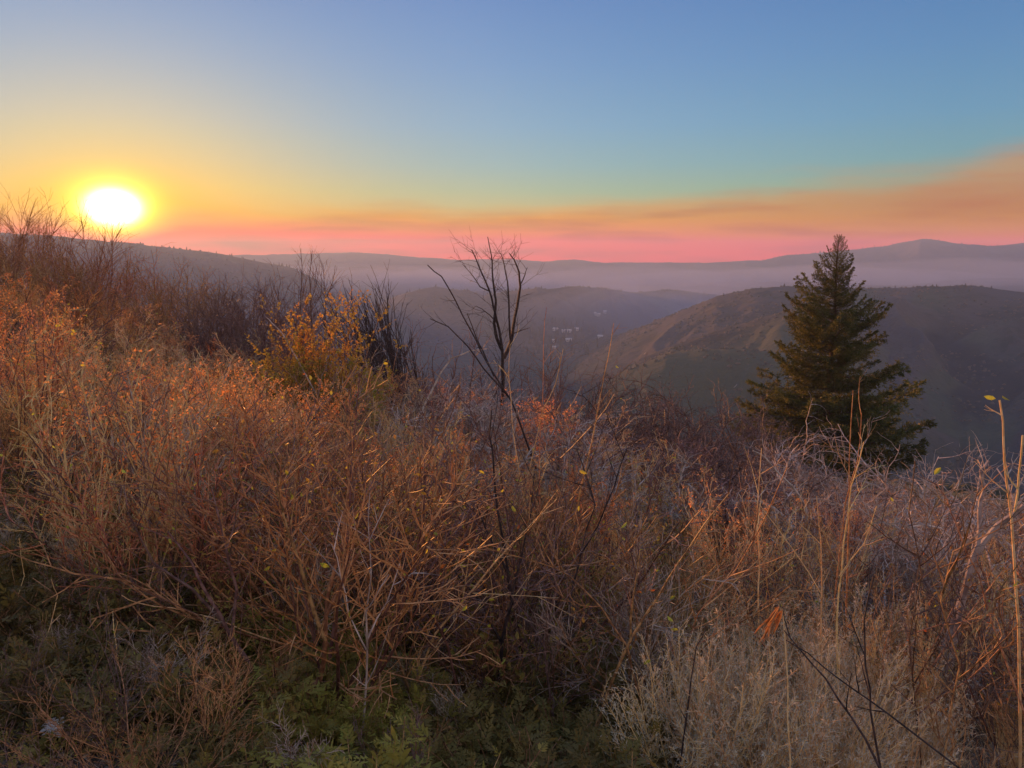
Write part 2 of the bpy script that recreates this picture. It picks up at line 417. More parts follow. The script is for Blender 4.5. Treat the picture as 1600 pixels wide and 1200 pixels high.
# ------------------------------------------------------------ smoke lying in the valley
def smoke(px, py, dist, sx, sy, sz, dens, label, rot=0.0):
    d = px_dir(px, py); k = dist / math.hypot(d.x, d.y); c = d * k
    v = []; f = []; nu, nv = 40, 20
    for j in range(1, nv):
        ph = math.pi * j / nv
        for i in range(nu):
            th = 2 * math.pi * i / nu
            n = 1 + 0.16 * math.sin(3 * th + px) + 0.10 * math.sin(5 * th + 2 * ph)
            v.append((math.sin(ph) * math.cos(th) * sx * n, math.sin(ph) * math.sin(th) * sy * n, math.cos(ph) * sz * (1 + 0.2 * math.sin(2 * th + px))))
    top = len(v); v.append((0, 0, sz)); v.append((0, 0, -sz))
    for j in range(nv - 2):
        for i in range(nu):
            f.append((j * nu + i, (j + 1) * nu + i, (j + 1) * nu + (i + 1) % nu, j * nu + (i + 1) % nu))
    for i in range(nu):
        f.append((top, i, (i + 1) % nu)); f.append((top + 1, (nv - 2) * nu + (i + 1) % nu, (nv - 2) * nu + i))
    me = bpy.data.meshes.new('smoke'); me.from_pydata(v, [], f); me.update()
    m, nt, out = mat('smoke')
    pv = nd(nt, 'ShaderNodeVolumePrincipled', {'Color': c4(0.58, 0.70, 1.0), 'Density': dens, 'Anisotropy': 0.15})
    nt.links.new(pv.outputs[0], out.inputs['Volume']); me.materials.append(m)
    o = link('smoke', me); o.location = c; o.rotation_euler = (0, 0, rot)
    tag(o, label, 'smoke', kind='stuff')
for k, q in enumerate((1.0, 0.82, 0.64, 0.46)):
    smoke(1020 + 12 * k, 490 - 3 * k, 1320, 250 * q, 240 * q, 54 * q, 8e-4, 'pale smoke rising from the valley behind the near right hill, ' + ['outer veil', 'middle veil', 'inner veil', 'dense core'][k])
for k, (px, py, ds, sx, sy, sz, dn, lb) in enumerate([
    (430, 428, 2150, 520, 200, 26, 7.5e-4, 'blue smoke lying behind the end of the left ridge'),
    (640, 438, 2050, 420, 180, 34, 8.5e-4, 'blue smoke pooled behind the small round hills left of the snag'),
    (830, 436, 1950, 460, 200, 30, 8.5e-4, 'blue smoke lying behind the centre hills'),
    (1040, 440, 1900, 380, 200, 38, 8.5e-4, 'pale smoke lying between the centre hills and the right hill'),
    (1280, 434, 1850, 420, 180, 26, 7.5e-4, 'pale smoke behind the conifer below the mountain'),
    (1500, 428, 1950, 460, 200, 32, 8e-4, 'pale smoke behind the right hill below the peak')]):
    smoke(px, py, ds, sx, sy, sz, dn, lb, 0.05 * math.sin(k * 2.1))

# ------------------------------------------------------------ plant materials
def plant_mat(name, c1, c2, rough=0.7, trans=0.0, scale=30.0, tint=0.25, c3=None, spec=0.25):
    m, nt, out = mat(name)
    oi = nd(nt, 'ShaderNodeObjectInfo')
    co = nd(nt, 'ShaderNodeTexCoord').outputs['Object']
    n = nd(nt, 'ShaderNodeTexNoise', {'Vector': co, 'Scale': scale, 'Detail': 3.0}).outputs[0]
    col = mixc(nt, ramp2(nt, n, 0.38, 0.62), c4(*c1), c4(*c2))
    if c3 is not None:
        n3 = nd(nt, 'ShaderNodeTexNoise', {'Vector': co, 'Scale': scale * 0.13, 'Detail': 2.0}).outputs[0]
        col = mixc(nt, ramp2(nt, n3, 0.46, 0.62), col, c4(*c3))
    hsv = nd(nt, 'ShaderNodeHueSaturation', {'Color': col})
    v = nd(nt, 'ShaderNodeMapRange', {0: oi.outputs['Random'], 3: 1 - tint, 4: 1 + tint}).outputs[0]
    nt.links.new(v, hsv.inputs['Value'])
    h = nd(nt, 'ShaderNodeMath', {0: oi.outputs['Random'], 1: 7.31}, operation='MULTIPLY').outputs[0]
    h = nd(nt, 'ShaderNodeMath', {0: h}, operation='FRACT').outputs[0]
    h = nd(nt, 'ShaderNodeMapRange', {0: h, 3: 0.5 - tint * 0.06, 4: 0.5 + tint * 0.06}).outputs[0]
    nt.links.new(h, hsv.inputs['Hue'])
    b = nd(nt, 'ShaderNodeBsdfPrincipled', {'Base Color': hsv.outputs[0], 'Roughness': rough, 'Specular IOR Level': spec})
    if trans > 0:
        t = nd(nt, 'ShaderNodeBsdfTranslucent', {'Color': hsv.outputs[0]})
        mx = nd(nt, 'ShaderNodeMixShader', {0: trans, 1: b.outputs[0], 2: t.outputs[0]})
        nt.links.new(mx.outputs[0], out.inputs[0])
    else:
        nt.links.new(b.outputs[0], out.inputs[0])
    return m
MP = dict(
    redstem=plant_mat('dark_red_stem', (0.10, 0.045, 0.03), (0.20, 0.10, 0.065), 0.6, spec=0.3),
    redtwig=plant_mat('red_brown_bark', (0.44, 0.165, 0.065), (0.70, 0.34, 0.15), 0.6, spec=0.3),
    brntwig=plant_mat('brown_bark', (0.20, 0.09, 0.04), (0.48, 0.25, 0.11), 0.6, spec=0.3),
    tantwig=plant_mat('tan_dry_stem', (0.70, 0.41, 0.16), (0.82, 0.57, 0.27), 0.6, spec=0.3),
    seed=plant_mat('rusty_seed_head', (0.78, 0.33, 0.11), (0.86, 0.50, 0.20), 0.8, 0.5, 9.0, c3=(0.60, 0.20, 0.05)),
    brnseed=plant_mat('brown_seed_head', (0.42, 0.19, 0.09), (0.60, 0.32, 0.15), 0.8, 0.4),
    olive=plant_mat('olive_leaf', (0.26, 0.22, 0.05), (0.38, 0.27, 0.06), 0.55, 0.45, 4.0, c3=(0.46, 0.22, 0.06)),
    paleseed=plant_mat('pale_seed_head', (0.50, 0.38, 0.25), (0.62, 0.48, 0.33), 0.85, 0.4),
    yleaf=plant_mat('yellow_green_leaf', (0.66, 0.62, 0.06), (0.42, 0.46, 0.07), 0.5, 0.45, 20.0),
    redleaf=plant_mat('orange_autumn_leaf', (0.58, 0.16, 0.04), (0.60, 0.30, 0.06), 0.5, 0.45),
    gold=plant_mat('golden_leaf', (0.46, 0.38, 0.06), (0.52, 0.29, 0.06), 0.5, 0.5, 3.0, c3=(0.22, 0.21, 0.05)),
    grey=plant_mat('weathered_grey_wood', (0.32, 0.24, 0.20), (0.60, 0.49, 0.42), 0.6, scale=14.0),
    greytwig=plant_mat('grey_tan_twig', (0.30, 0.22, 0.17), (0.56, 0.44, 0.33), 0.6, scale=14.0),
    charred=plant_mat('charred_bark', (0.035, 0.026, 0.026), (0.085, 0.06, 0.055), 0.7),
    plum=plant_mat('plum_brown_bark', (0.13, 0.07, 0.06), (0.26, 0.16, 0.13), 0.6),
    sage=plant_mat('grey_sage_leaf', (0.64, 0.58, 0.46), (0.74, 0.63, 0.47), 0.8, 0.4, 10.0, c3=(0.78, 0.56, 0.36)),
    fern=plant_mat('dark_green_herb_leaf', (0.17, 0.125, 0.035), (0.27, 0.195, 0.05), 0.6, 0.35, 3.0, c3=(0.36, 0.26, 0.06)),
    needle=plant_mat('conifer_needles', (0.085, 0.100, 0.028), (0.155, 0.150, 0.045), 0.5, 0.4, 3.0, 0.2),
    pinebark=plant_mat('conifer_bark', (0.09, 0.06, 0.045), (0.15, 0.10, 0.08), 0.85),
    herb2=plant_mat('yellow_green_herb_leaf', (0.30, 0.27, 0.05), (0.44, 0.36, 0.07), 0.6, 0.4, 3.0, c3=(0.20, 0.20, 0.05)),
    oakleaf=plant_mat('dry_oak_leaf', (0.34, 0.23, 0.15), (0.50, 0.38, 0.28), 0.75, 0.2, 8.0, 0.35),
    paleleaf=plant_mat('bleached_leaf', (0.62, 0.56, 0.52), (0.70, 0.65, 0.61), 0.6, 0.1),
    grass=plant_mat('dry_grass', (0.74, 0.42, 0.16), (0.82, 0.56, 0.28), 0.6, 0.35, 4.0),
)

# ------------------------------------------------------------ mesh collectors
class MB:
    def __init__(s): s.v = []; s.f = []
    def tube(s, pts, radii, sides=3):
        n = len(pts); b = len(s.v)
        d = (pts[1] - pts[0])
        up = Vector((0, 0, 1)) if abs(d.normalized().z) < 0.9 else Vector((1, 0, 0))
        u = d.cross(up).normalized()
        cs = [(math.cos(2 * math.pi * k / sides), math.sin(2 * math.pi * k / sides)) for k in range(sides)]
        for i in range(n):
            d = (pts[min(i + 1, n - 1)] - pts[max(i - 1, 0)])
            if d.length < 1e-9: d = Vector((0, 0, 1))
            d.normalize()
            u = (u - d * u.dot(d)).normalized(); w = d.cross(u); r = radii[i]; p = pts[i]
            for c, sn in cs:
                s.v.append((p.x + (u.x * c + w.x * sn) * r, p.y + (u.y * c + w.y * sn) * r, p.z + (u.z * c + w.z * sn) * r))
        for i in range(n - 1):
            for k in range(sides):
                a = b + i * sides + k; e = b + i * sides + (k + 1) % sides
                s.f.append((a, e, e + sides, a + sides))
        s.f.append(tuple(b + (n - 1) * sides + k for k in range(sides)))
    def leaf(s, p, d, nrm, L, W, fold=0.25):
        d = d.normalized(); w = d.cross(nrm)
        if w.length < 1e-6: w = d.orthogonal()
        w.normalize(); nn = w.cross(d)
        b = len(s.v)
        for a, bb, c in ((0, 0, 0), (.3, .42, fold), (.68, .38, fold), (1, 0, -.15), (.68, -.38, fold), (.3, -.42, fold)):
            q = p + d * (a * L) + w * (bb * W) + nn * (c * W * 0.6)
            s.v.append((q.x, q.y, q.z))
        s.f += [(b, b + 1, b + 2, b + 3), (b, b + 3, b + 4, b + 5)]
    def tri(s, p, d, w):
        b = len(s.v)
        for q in (p - w, p + w, p + d): s.v.append((q.x, q.y, q.z))
        s.f.append((b, b + 1, b + 2))
    def dia(s, p, d, w):
        b = len(s.v)
        for q in (p, p + d * 0.45 + w, p + d, p + d * 0.45 - w): s.v.append((q.x, q.y, q.z))
        s.f.append((b, b + 1, b + 2, b + 3))
    def mesh(s, name, m, smooth=False):
        me = bpy.data.meshes.new(name)
        me.from_pydata(s.v, [], s.f); me.materials.append(m)
        if smooth: me.polygons.foreach_set('use_smooth', [True] * len(me.polygons))
        me.update()
        return me

def rv(r, s=1.0): return Vector((r.uniform(-s, s), r.uniform(-s, s), r.uniform(-s, s)))
def tilt(r, d, ang):
    """direction leaning away from d by ang, at a random roll"""
    a = d.orthogonal().normalized(); a.rotate(Quaternion(d, r.uniform(0, 6.283)))
    return (d * math.cos(ang) + a * math.sin(ang)).normalized()
def grow(r, p, d, L, n, wob, lift=0.0, curl=None):
    pts = [p.copy()]; d = d.normalized(); st = L / n
    for i in range(n):
        d = (d + rv(r, wob) + Vector((0, 0, lift))).normalized()
        if curl is not None: d.rotate(Quaternion(curl, r.uniform(0.1, 0.5)))
        p = p + d * st; pts.append(p.copy())
    return pts
def taper(r0, r1, n): return [r0 + (r1 - r0) * i / (n - 1) for i in range(n)]
def along(pts, t):
    f = t * (len(pts) - 1); i = min(int(f), len(pts) - 2); f -= i
    return pts[i].lerp(pts[i + 1], f), (pts[i + 1] - pts[i]).normalized()

def shrub_mesh(seed, H=1.5, nst=14, spread=0.5, n2=13, n3=5, seeds=0, leaves=0, stem_r=0.007, twig_r=0.0029, wob=0.10, base=0.12,
               seedlen=0.017, lift=0.03, droop=0.0, L2=(0.22, 0.5), leaf_len=(0.02, 0.04), ang2=(0.35, 0.8), lean=None):
    r = random.Random(seed)
    S, T, F, Lf = MB(), MB(), MB(), MB()
    stems = []
    for i in range(nst):
        a = r.uniform(0, 6.283); tl = spread * math.sqrt(r.uniform(0.02, 1))
        d = Vector((math.cos(a) * math.sin(tl), math.sin(a) * math.sin(tl), math.cos(tl)))
        if lean is not None: d = (d + lean).normalized()
        h = H * r.uniform(0.62, 1.06)
        p0 = Vector((math.cos(a) * base * r.random(), math.sin(a) * base * r.random(), -0.06))
        pts = grow(r, p0, d, h, 7, wob, lift)
        r0 = stem_r * r.uniform(0.6, 1.25)
        S.tube(pts, taper(r0, r0 * 0.25, len(pts)), 4)
        stems.append(pts)
        for k in range(n2):
            t = 0.22 + 0.76 * (k + r.random()) / n2
            p, dd = along(pts, t)
            d2 = tilt(r, dd, r.uniform(*ang2))
            l2 = H / 1.5 * r.uniform(*L2) * (1.15 - 0.6 * t)
            q = grow(r, p, d2, l2, 4, 0.14, 0.06 - droop)
            rr = twig_r * r.uniform(0.8, 1.2)
            T.tube(q, taper(rr, rr * 0.5, 5), 3)
            for j in range(n3):
                t3 = 0.25 + 0.75 * (j + r.random()) / n3
                p3, d3 = along(q, t3)
                d4 = tilt(r, d3, r.uniform(0.4, 0.95))
                l3 = H / 1.5 * r.uniform(0.05, 0.16)
                z = grow(r, p3, d4, l3, 2, 0.2, 0.04 - droop)
                T.tube(z, taper(rr * 0.62, rr * 0.4, 3), 3)
                for m in range(seeds):
                    u = r.uniform(0.25, 1.0)
                    c, _ = along(z, u)
                    dd3 = rv(r).normalized() * seedlen * r.uniform(0.6, 1.5)
                    F.tri(c + rv(r, seedlen * 0.8), dd3, rv(r).normalized() * seedlen * 0.3)
                if r.random() < leaves:
                    dv = (rv(r) + Vector((0, 0, -0.3))).normalized()
                    L = r.uniform(*leaf_len)
                    Lf.leaf(z[-1], dv, rv(r), L, L * 0.55)
    return S, T, F, Lf

def proto(name, parts):
    """an Empty and its part meshes, kept unlinked until placed"""
    return (name, [(pn, me) for pn, me in parts if me is not None])
def place(pr, loc, rz, sc, label, cat, group=None, tiltv=(0, 0), sub=None):
    name, parts = pr
    e = bpy.data.objects.new(name, None)
    e.empty_display_size = 0.1
    e.location = loc; e.rotation_euler = (tiltv[0], tiltv[1], rz)
    e.scale = (sc, sc, sc) if not isinstance(sc, tuple) else sc
    COL.objects.link(e)
    tag(e, label, cat, group)
    for pn, me in parts:
        link(pn, me, e)
    return e

def P(mb, name, m): return mb.mesh(name, m) if mb.v else None

def make_shrub_proto(name, seed, stemm, twigm, seedm='seed', leafm='yleaf', **k):
    S, T, F, L = shrub_mesh(seed, **k)
    return proto(name, [('stem_cluster', P(S, 'stem_cluster', MP[stemm])), ('twig_spray', P(T, 'twig_spray', MP[twigm])),
                        ('seed_spray', P(F, 'seed_spray', MP[seedm])), ('foliage', P(L, 'foliage', MP[leafm]))])

BARE = [make_shrub_proto('bare_shrub', 100 + i, ['redstem', 'brntwig', 'plum'][i % 3], ['redtwig', 'brntwig', 'plum', 'plum', 'greytwig'][i], seeds=0, leaves=0.10, leafm=['yleaf', 'olive', 'yleaf', 'redleaf', 'gold'][i],
        H=1.55, nst=[9, 12, 10, 8, 11][i], spread=[0.5, 0.85, 0.65, 0.95, 0.4][i], n2=12, n3=5, stem_r=0.0095, twig_r=0.0040, leaf_len=(0.014, 0.036), wob=[0.10, 0.2, 0.16, 0.12, 0.22][i],
        L2=(0.15, 0.6), ang2=(0.35, 1.15)) for i in range(5)]
RUST = [make_shrub_proto('rusty_shrub', 200 + i, ['redstem', 'brntwig'][i % 2], ['redtwig', 'tantwig', 'brntwig', 'plum', 'tantwig'][i], seeds=[9, 6, 10, 8, 6][i], leaves=0.04, seedm=['seed', 'paleseed', 'seed', 'brnseed', 'seed'][i],
        H=1.4, nst=[13, 10, 15, 12, 9][i], spread=[0.6, 0.9, 0.5, 0.75, 1.0][i], n2=11, n3=5, stem_r=0.0075, twig_r=0.0036, wob=[0.1, 0.18, 0.14, 0.2, 0.16][i], L2=(0.15, 0.55), ang2=(0.35, 1.1)) for i in range(5)]
STRAW = [make_shrub_proto('straw_weed', 300 + i, 'tantwig', 'tantwig', seedm=['seed', 'paleseed', 'seed'][i], seeds=4, leaves=0.0,
         H=1.15, nst=20, spread=0.4, n2=7, n3=4, stem_r=0.0048, twig_r=0.0030, wob=0.07, base=0.2, ang2=(0.2, 0.5)) for i in range(3)]

# ---- pale grey sage
def sage_proto(seed, H=0.75):
    r = random.Random(seed); S, F = MB(), MB()
    for i in range(70):
        a = r.uniform(0, 6.283); tl = 0.95 * math.sqrt(r.random())
        d = Vector((math.cos(a) * math.sin(tl), math.sin(a) * math.sin(tl), math.cos(tl)))
        pts = grow(r, Vector((0, 0, -0.04)) + Vector((math.cos(a), math.sin(a), 0)) * 0.12 * r.random(), d, H * r.uniform(0.6, 1.05), 6, 0.14, 0.10)
        S.tube(pts, taper(0.004, 0.0013, 7), 3)
        for k in range(34):
            t = 0.3 + 0.7 * k / 34
            p, dd = along(pts, t)
            if k % 3 == 0:
                q = grow(r, p, tilt(r, dd, r.uniform(0.4, 0.9)), r.uniform(0.05, 0.13), 2, 0.2, 0.05)
                S.tube(q, taper(0.0016, 0.0008, 3), 3)
                for j in range(9):
                    c, cd = along(q, r.uniform(0.2, 1))
                    F.dia(c, tilt(r, cd, r.uniform(0.3, 1.1)) * r.uniform(0.014, 0.028), rv(r).normalized() * 0.0022)
            else:
                F.dia(p, tilt(r, dd, r.uniform(0.3, 1.1)) * r.uniform(0.014, 0.03), rv(r).normalized() * 0.0022)
    return proto('sage_bush', [('stem_cluster', S.mesh('stem_cluster', MP['tantwig'])), ('foliage', F.mesh('foliage', MP['sage']))])
SAGE = [sage_proto(400 + i) for i in range(3)]

# ---- dry grass tussock
def grass_mb(r, F, c, n=60, H=0.5, sp=0.5):
    for i in range(n):
        a = r.uniform(0, 6.283); tl = sp * r.random()
        d = Vector((math.cos(a) * math.sin(tl), math.sin(a) * math.sin(tl), math.cos(tl)))
        pts = grow(r, c + Vector((r.uniform(-.08, .08), r.uniform(-.08, .08), -0.02)), d, H * r.uniform(0.4, 1.1), 4, 0.12, -0.10 * r.random())
        w = Vector((-math.sin(a), math.cos(a), 0)) * 0.0022
        b = len(F.v)
        for k, q in enumerate(pts):
            ww = w * (1 - k / 4.6)
            F.v.append(tuple(q - ww)); F.v.append(tuple(q + ww))
        for k in range(4):
            F.f.append((b + 2 * k, b + 2 * k + 1, b + 2 * k + 3, b + 2 * k + 2))
def tuss(seed):
    r = random.Random(seed); F = MB(); grass_mb(r, F, Vector((0, 0, 0)), 130, 0.62, 0.8)
    return proto('grass_tussock', [('blade_tuft', F.mesh('blade_tuft', MP['grass']))])
TUSS = [tuss(500), tuss(501)]

# ------------------------------------------------------------ scattering helpers
def azr(az_deg, r): return (r * math.sin(R(az_deg)), r * math.cos(R(az_deg)))
def gz(x, y): return ground_z(x, y)
def ground_hit(px, py):
    """where the ray through a photograph point meets the near ground"""
    d = px_dir(px, py)
    ts = np.geomspace(1.0, 200, 1500); H = height(d.x * ts, d.y * ts); i = int(np.argmax(d.z * ts <= H))
    return d * float(ts[i])
def to_px(p):
    c, s = math.cos(PITCH), math.sin(PITCH)
    f = p.y * c - p.z * s; u = p.z * c + p.y * s
    return 800 + 1200 * p.x / f, 600 - 1200 * u / f
def scatter(n, az0, az1, r0, r1, mind, rr, power=1.0, ok=None, taken=None):
    pts = [] if taken is None else taken
    out = []; tries = 0
    while len(out) < n and tries < n * 60:
        tries += 1
        a = rr.uniform(az0, az1); u = rr.random() ** power
        r = math.sqrt(r0 * r0 + (r1 * r1 - r0 * r0) * u)
        x, y = azr(a, r)
        if ok and not ok(x, y, a, r): continue
        m = mind * (0.6 + 0.05 * r)
        if any((x - q[0]) ** 2 + (y - q[1]) ** 2 < m * m for q in pts): continue
        pts.append((x, y)); out.append((x, y))
    if out:
        A = np.array(out); Z = height(A[:, 0], A[:, 1])
        return [(x, y, float(z)) for (x, y), z in zip(out, Z)]
    return []

# the shrubs start beyond this distance (the herb patch and the sage lie in front of them)
def front_edge(a):
    return float(np.interp(a, [-40, -33, -27, -21, -15, -8, 0, 8, 14, 20, 27, 34, 40], [6.0, 5.0, 4.2, 3.7, 3.35, 3.5, 3.5, 3.7, 4.4, 5.0, 4.3, 3.6, 3.5]))
def side(a): return 'left' if a < -14 else ('right' if a > 12 else 'middle')
NEAR = {0: ', near the front', 1: ', half way back', 2: ', far back'}
def ring(r): return 0 if r < 6 else (1 if r < 13 else 2)
fr = random.Random(5)
taken = []
# where the tops may reach: lower on the right so the conifer and the valley stay in view
def hlimit(x, y, z, H):
    a = math.degrees(math.atan2(x, y)); r = math.hypot(x, y)
    lim_el = float(np.interp(a, [-36, -30, -24, -18, -12, -6, 0, 6, 12, 18, 24, 30, 36], [-0.8, -2.2, -4.6, -6.0, -8.2, -9.2, -9.4, -10.6, -14.0, -16.2, -16.0, -15.6, -15.0]))
    return (r * math.tan(R(lim_el)) - z) / H
ZONES = {
    ('rust', 'left'): 'rust brown seed-headed shrub in the sunlit mass on the left slope',
    ('rust', 'middle'): 'rust brown seed-headed shrub in the middle of the thicket',
    ('rust', 'right'): 'rust brown seed-headed shrub in the brush below the conifer',
    ('bare', 'left'): 'leafless red-twigged shrub with yellow leaves on the left slope',
    ('bare', 'middle'): 'leafless red-twigged shrub with yellow leaves in the central thicket',
    ('bare', 'right'): 'leafless red-twigged shrub with yellow leaves below the conifer',
    ('straw', 'left'): 'thin straw coloured dry weed between the shrubs on the left slope',
    ('straw', 'middle'): 'thin straw coloured dry weed among the central thicket of shrubs',
    ('straw', 'right'): 'thin straw coloured dry weed in the brush at the right',
}
def put(kind, protos, H, x, y, z, s0, s1, wide=1.0):
    a = math.degrees(math.atan2(x, y))
    s = min(fr.uniform(s0, s1), hlimit(x, y, z, H) * fr.uniform(0.70, 1.15))
    if s < 0.28: return
    lb = ZONES[(kind, side(a))] + NEAR[ring(math.hypot(x, y))]
    place(fr.choice(protos), (x, y, z), fr.uniform(0, 6.28), (s * wide, s * wide, s), lb, {'rust': 'shrub', 'bare': 'shrub', 'straw': 'weed'}[kind],
          lb.split(' ', 3)[0] + ' ' + {'rust': 'seed-headed shrubs', 'bare': 'red-twigged shrubs', 'straw': 'dry weeds'}[kind] + ' at the ' + side(a) + ['', ' half way up', ' far back'][ring(math.hypot(x, y))], (fr.uniform(-.22, .22), fr.uniform(-.22, .22)))
okf = lambda x, y, a, r: r > front_edge(a)
def patch(x, y): return float(fbm(np.array([x * 0.22]), np.array([y * 0.22]), 2, 33)[0])
for x, y, z in scatter(200, -41, 41, 3.1, 12.5, 0.60, fr, 1.0, okf, taken):
    a = math.degrees(math.atan2(x, y)); v = patch(x, y) - 0.012 * (a + 2) - (0.25 if math.hypot(x, y) < 5.5 else 0.0)
    if v > -0.06: put('rust', RUST, 1.4, x, y, z, 0.5, 1.25)
    else: put('bare', BARE, 1.55, x, y, z, 0.5, 1.2)
for x, y, z in scatter(85, -42, 42, 3.0, 14, 0.5, fr, 1.0, okf, []): put('straw', STRAW, 1.15, x, y, z, 0.6, 1.2)
for x, y, z in scatter(180, -44, 44, 12, 33, 0.75, fr, 1.0, okf, []):
    a = math.degrees(math.atan2(x, y)); v = patch(x, y) - 0.02 * (a + 2)
    if v > -0.02: put('rust', RUST, 1.4, x, y, z, 1.1, 1.7, 1.35)
    else: put('bare', BARE, 1.55, x, y, z, 1.0, 1.6, 1.35)

OLIVE = []
for i in range(3):
    S, T, F, L = shrub_mesh(350 + i, H=1.0, nst=16, spread=0.7, n2=11, n3=5, leaves=2.0, leaf_len=(0.018, 0.04), wob=0.15, stem_r=0.005)
    OLIVE.append(proto('olive_shrub', [('stem_cluster', P(S, 'stem_cluster', MP['brntwig'])), ('twig_spray', P(T, 'twig_spray', MP['brntwig'])), ('foliage', P(L, 'foliage', MP['olive']))]))
for x, y, z in scatter(46, -42, 14, 3.6, 16, 0.9, fr, 1.0, okf, []):
    a = math.degrees(math.atan2(x, y)); s = min(fr.uniform(0.6, 1.2), hlimit(x, y, z, 1.0) * fr.uniform(0.75, 1.0))
    if s > 0.35: place(fr.choice(OLIVE), (x, y, z), fr.uniform(0, 6.28), s, 'small leaved olive and orange shrub mixed into the ' + ('left slope' if a < -14 else 'middle of the thicket'), 'shrub', 'olive shrubs ' + side(a))

for x, y, z in scatter(60, -40, -4, 2.2, 5.5, 0.4, fr, 1.0, lambda x, y, a, r: r < front_edge(a) + 0.3 and r > 2.4, []):
    place(fr.choice(BARE), (x, y, z), fr.uniform(0, 6.28), fr.uniform(0.16, 0.34), 'knee high dead brown sprig sticking up among the dark herbs', 'sprig', 'dead sprigs among the herbs', (fr.uniform(-.4, .4), fr.uniform(-.4, .4)))

# ------------------------------------------------------------ the conifer
def conifer():
    r = random.Random(77)
    az_, el_top = px_azel(1312, 366)
    D = 38.0
    x, y = D * math.sin(az_), D * math.cos(az_)
    zb = gz(x, y); zt = D * math.tan(el_top); Ht = zt - zb
    print('conifer height', Ht)
    e = bpy.data.objects.new('conifer', None); e.location = (x, y, zb); COL.objects.link(e)
    tag(e, 'tall dark green conifer standing alone above the brush at the right', 'tree')
    T = MB()
    tp = [Vector((0.05 * math.sin(i), 0.04 * math.cos(i * 1.3), -0.3 + (Ht + 0.3) * i / 12)) for i in range(13)]
    T.tube(tp, taper(0.24, 0.012, 13), 8)
    link('trunk', T.mesh('trunk', MP['pinebark'], True), e)
    # branch meshes of unit length 2 m, drooping then lifting at the tip, with side sprays of needles
    def limb(seed, L=2.0, dens=1.0):
        rr = random.Random(seed); W, N = MB(), MB()
        pts = [Vector((L * t, 0.05 * math.sin(5 * t + seed), -0.22 * L * t * (1 - t) * 1.6 + 0.10 * L * t ** 3)) for t in [i / 8 for i in range(9)]]
        W.tube(pts, taper(0.022, 0.004, 9), 4)
        def spray(q):
            for k in range(len(q) - 1):
                for j in range(int(6 * dens)):
                    c = q[k].lerp(q[k + 1], rr.random()); dd = (q[k + 1] - q[k]).normalized()
                    N.dia(c, tilt(rr, dd, rr.uniform(0.4, 1.1)) * rr.uniform(0.05, 0.10), rv(rr).normalized() * 0.014)
        spray(pts)
        for s in (-1, 1):
            for k in range(13):
                t = 0.10 + 0.88 * (k + rr.random() * 0.7) / 13
                p, dd = along(pts, t)
                l2 = L * (0.36 * (1 - t) + 0.09) * rr.uniform(0.7, 1.2)
                d2 = (dd * 0.75 + Vector((0, s, rr.uniform(-0.25, 0.30)))).normalized()
                q = grow(rr, p, d2, l2, 5, 0.12, -0.03)
                W.tube(q, taper(0.006, 0.002, 6), 3)
                spray(q)
                for m in range(3):
                    p3, d3 = along(q, rr.uniform(0.3, 0.95))
                    q3 = grow(rr, p3, tilt(rr, d3, 0.6), l2 * 0.4, 2, 0.1, rr.uniform(-0.05, 0.1))
                    spray(q3)
        return W, N
    limbs = []
    for i in range(5):
        W, N = limb(800 + i)
        me = N.mesh('branch', MP['needle'])
        # the wood of the limb shares the branch mesh with its own material
        me2 = bpy.data.meshes.new('branch')
        off = len(N.v)
        me2.from_pydata(N.v + W.v, [], N.f + [tuple(a + off for a in f) for f in W.f])
        me2.materials.append(MP['needle']); me2.materials.append(MP['pinebark'])
        me2.polygons.foreach_set('material_index', [0] * len(N.f) + [1] * len(W.f)); me2.update()
        limbs.append(me2)
    n = 230
    for k in range(n):
        t = 0.10 + 0.885 * ((k + r.random()) / n) ** 0.92          # height fraction of the trunk
        h = Ht * t
        rad = np.interp(t, [0.0, 0.1, 0.22, 0.3, 0.38, 0.5, 0.62, 0.75, 0.86, 0.94, 1.0], [4.3, 4.5, 4.3, 3.9, 3.5, 3.2, 2.7, 1.9, 1.15, 0.6, 0.16])
        a = k * 2.39996 + r.uniform(-0.3, 0.3)
        rad *= r.uniform(0.5, 1.18)
        # a few long boughs low on the right, thinner crown on the left and at mid height on the right
        if t < 0.34 and math.cos(a) > 0.75: rad *= r.uniform(1.12, 1.35)
        if 0.34 < t < 0.8 and math.cos(a) > 0.5: rad *= r.uniform(0.78, 1.0)
        o = bpy.data.objects.new('branch', r.choice(limbs)); COL.objects.link(o); o.parent = e
        sc = rad * 0.94 / 2.0
        o.location = (0, 0, h)
        lift = np.interp(t, [0, 0.3, 0.7, 1.0], [0.05, 0.10, 0.45, 1.05]) + r.uniform(-0.12, 0.12)
        o.rotation_euler = (r.uniform(-0.35, 0.35), -lift, a)
        thick = max(sc, 0.42 if t < 0.8 else 0.24)
        o.scale = (sc, thick * (0.85 if t < 0.85 else 0.6), thick * (0.85 if t < 0.85 else 0.6))
conifer()

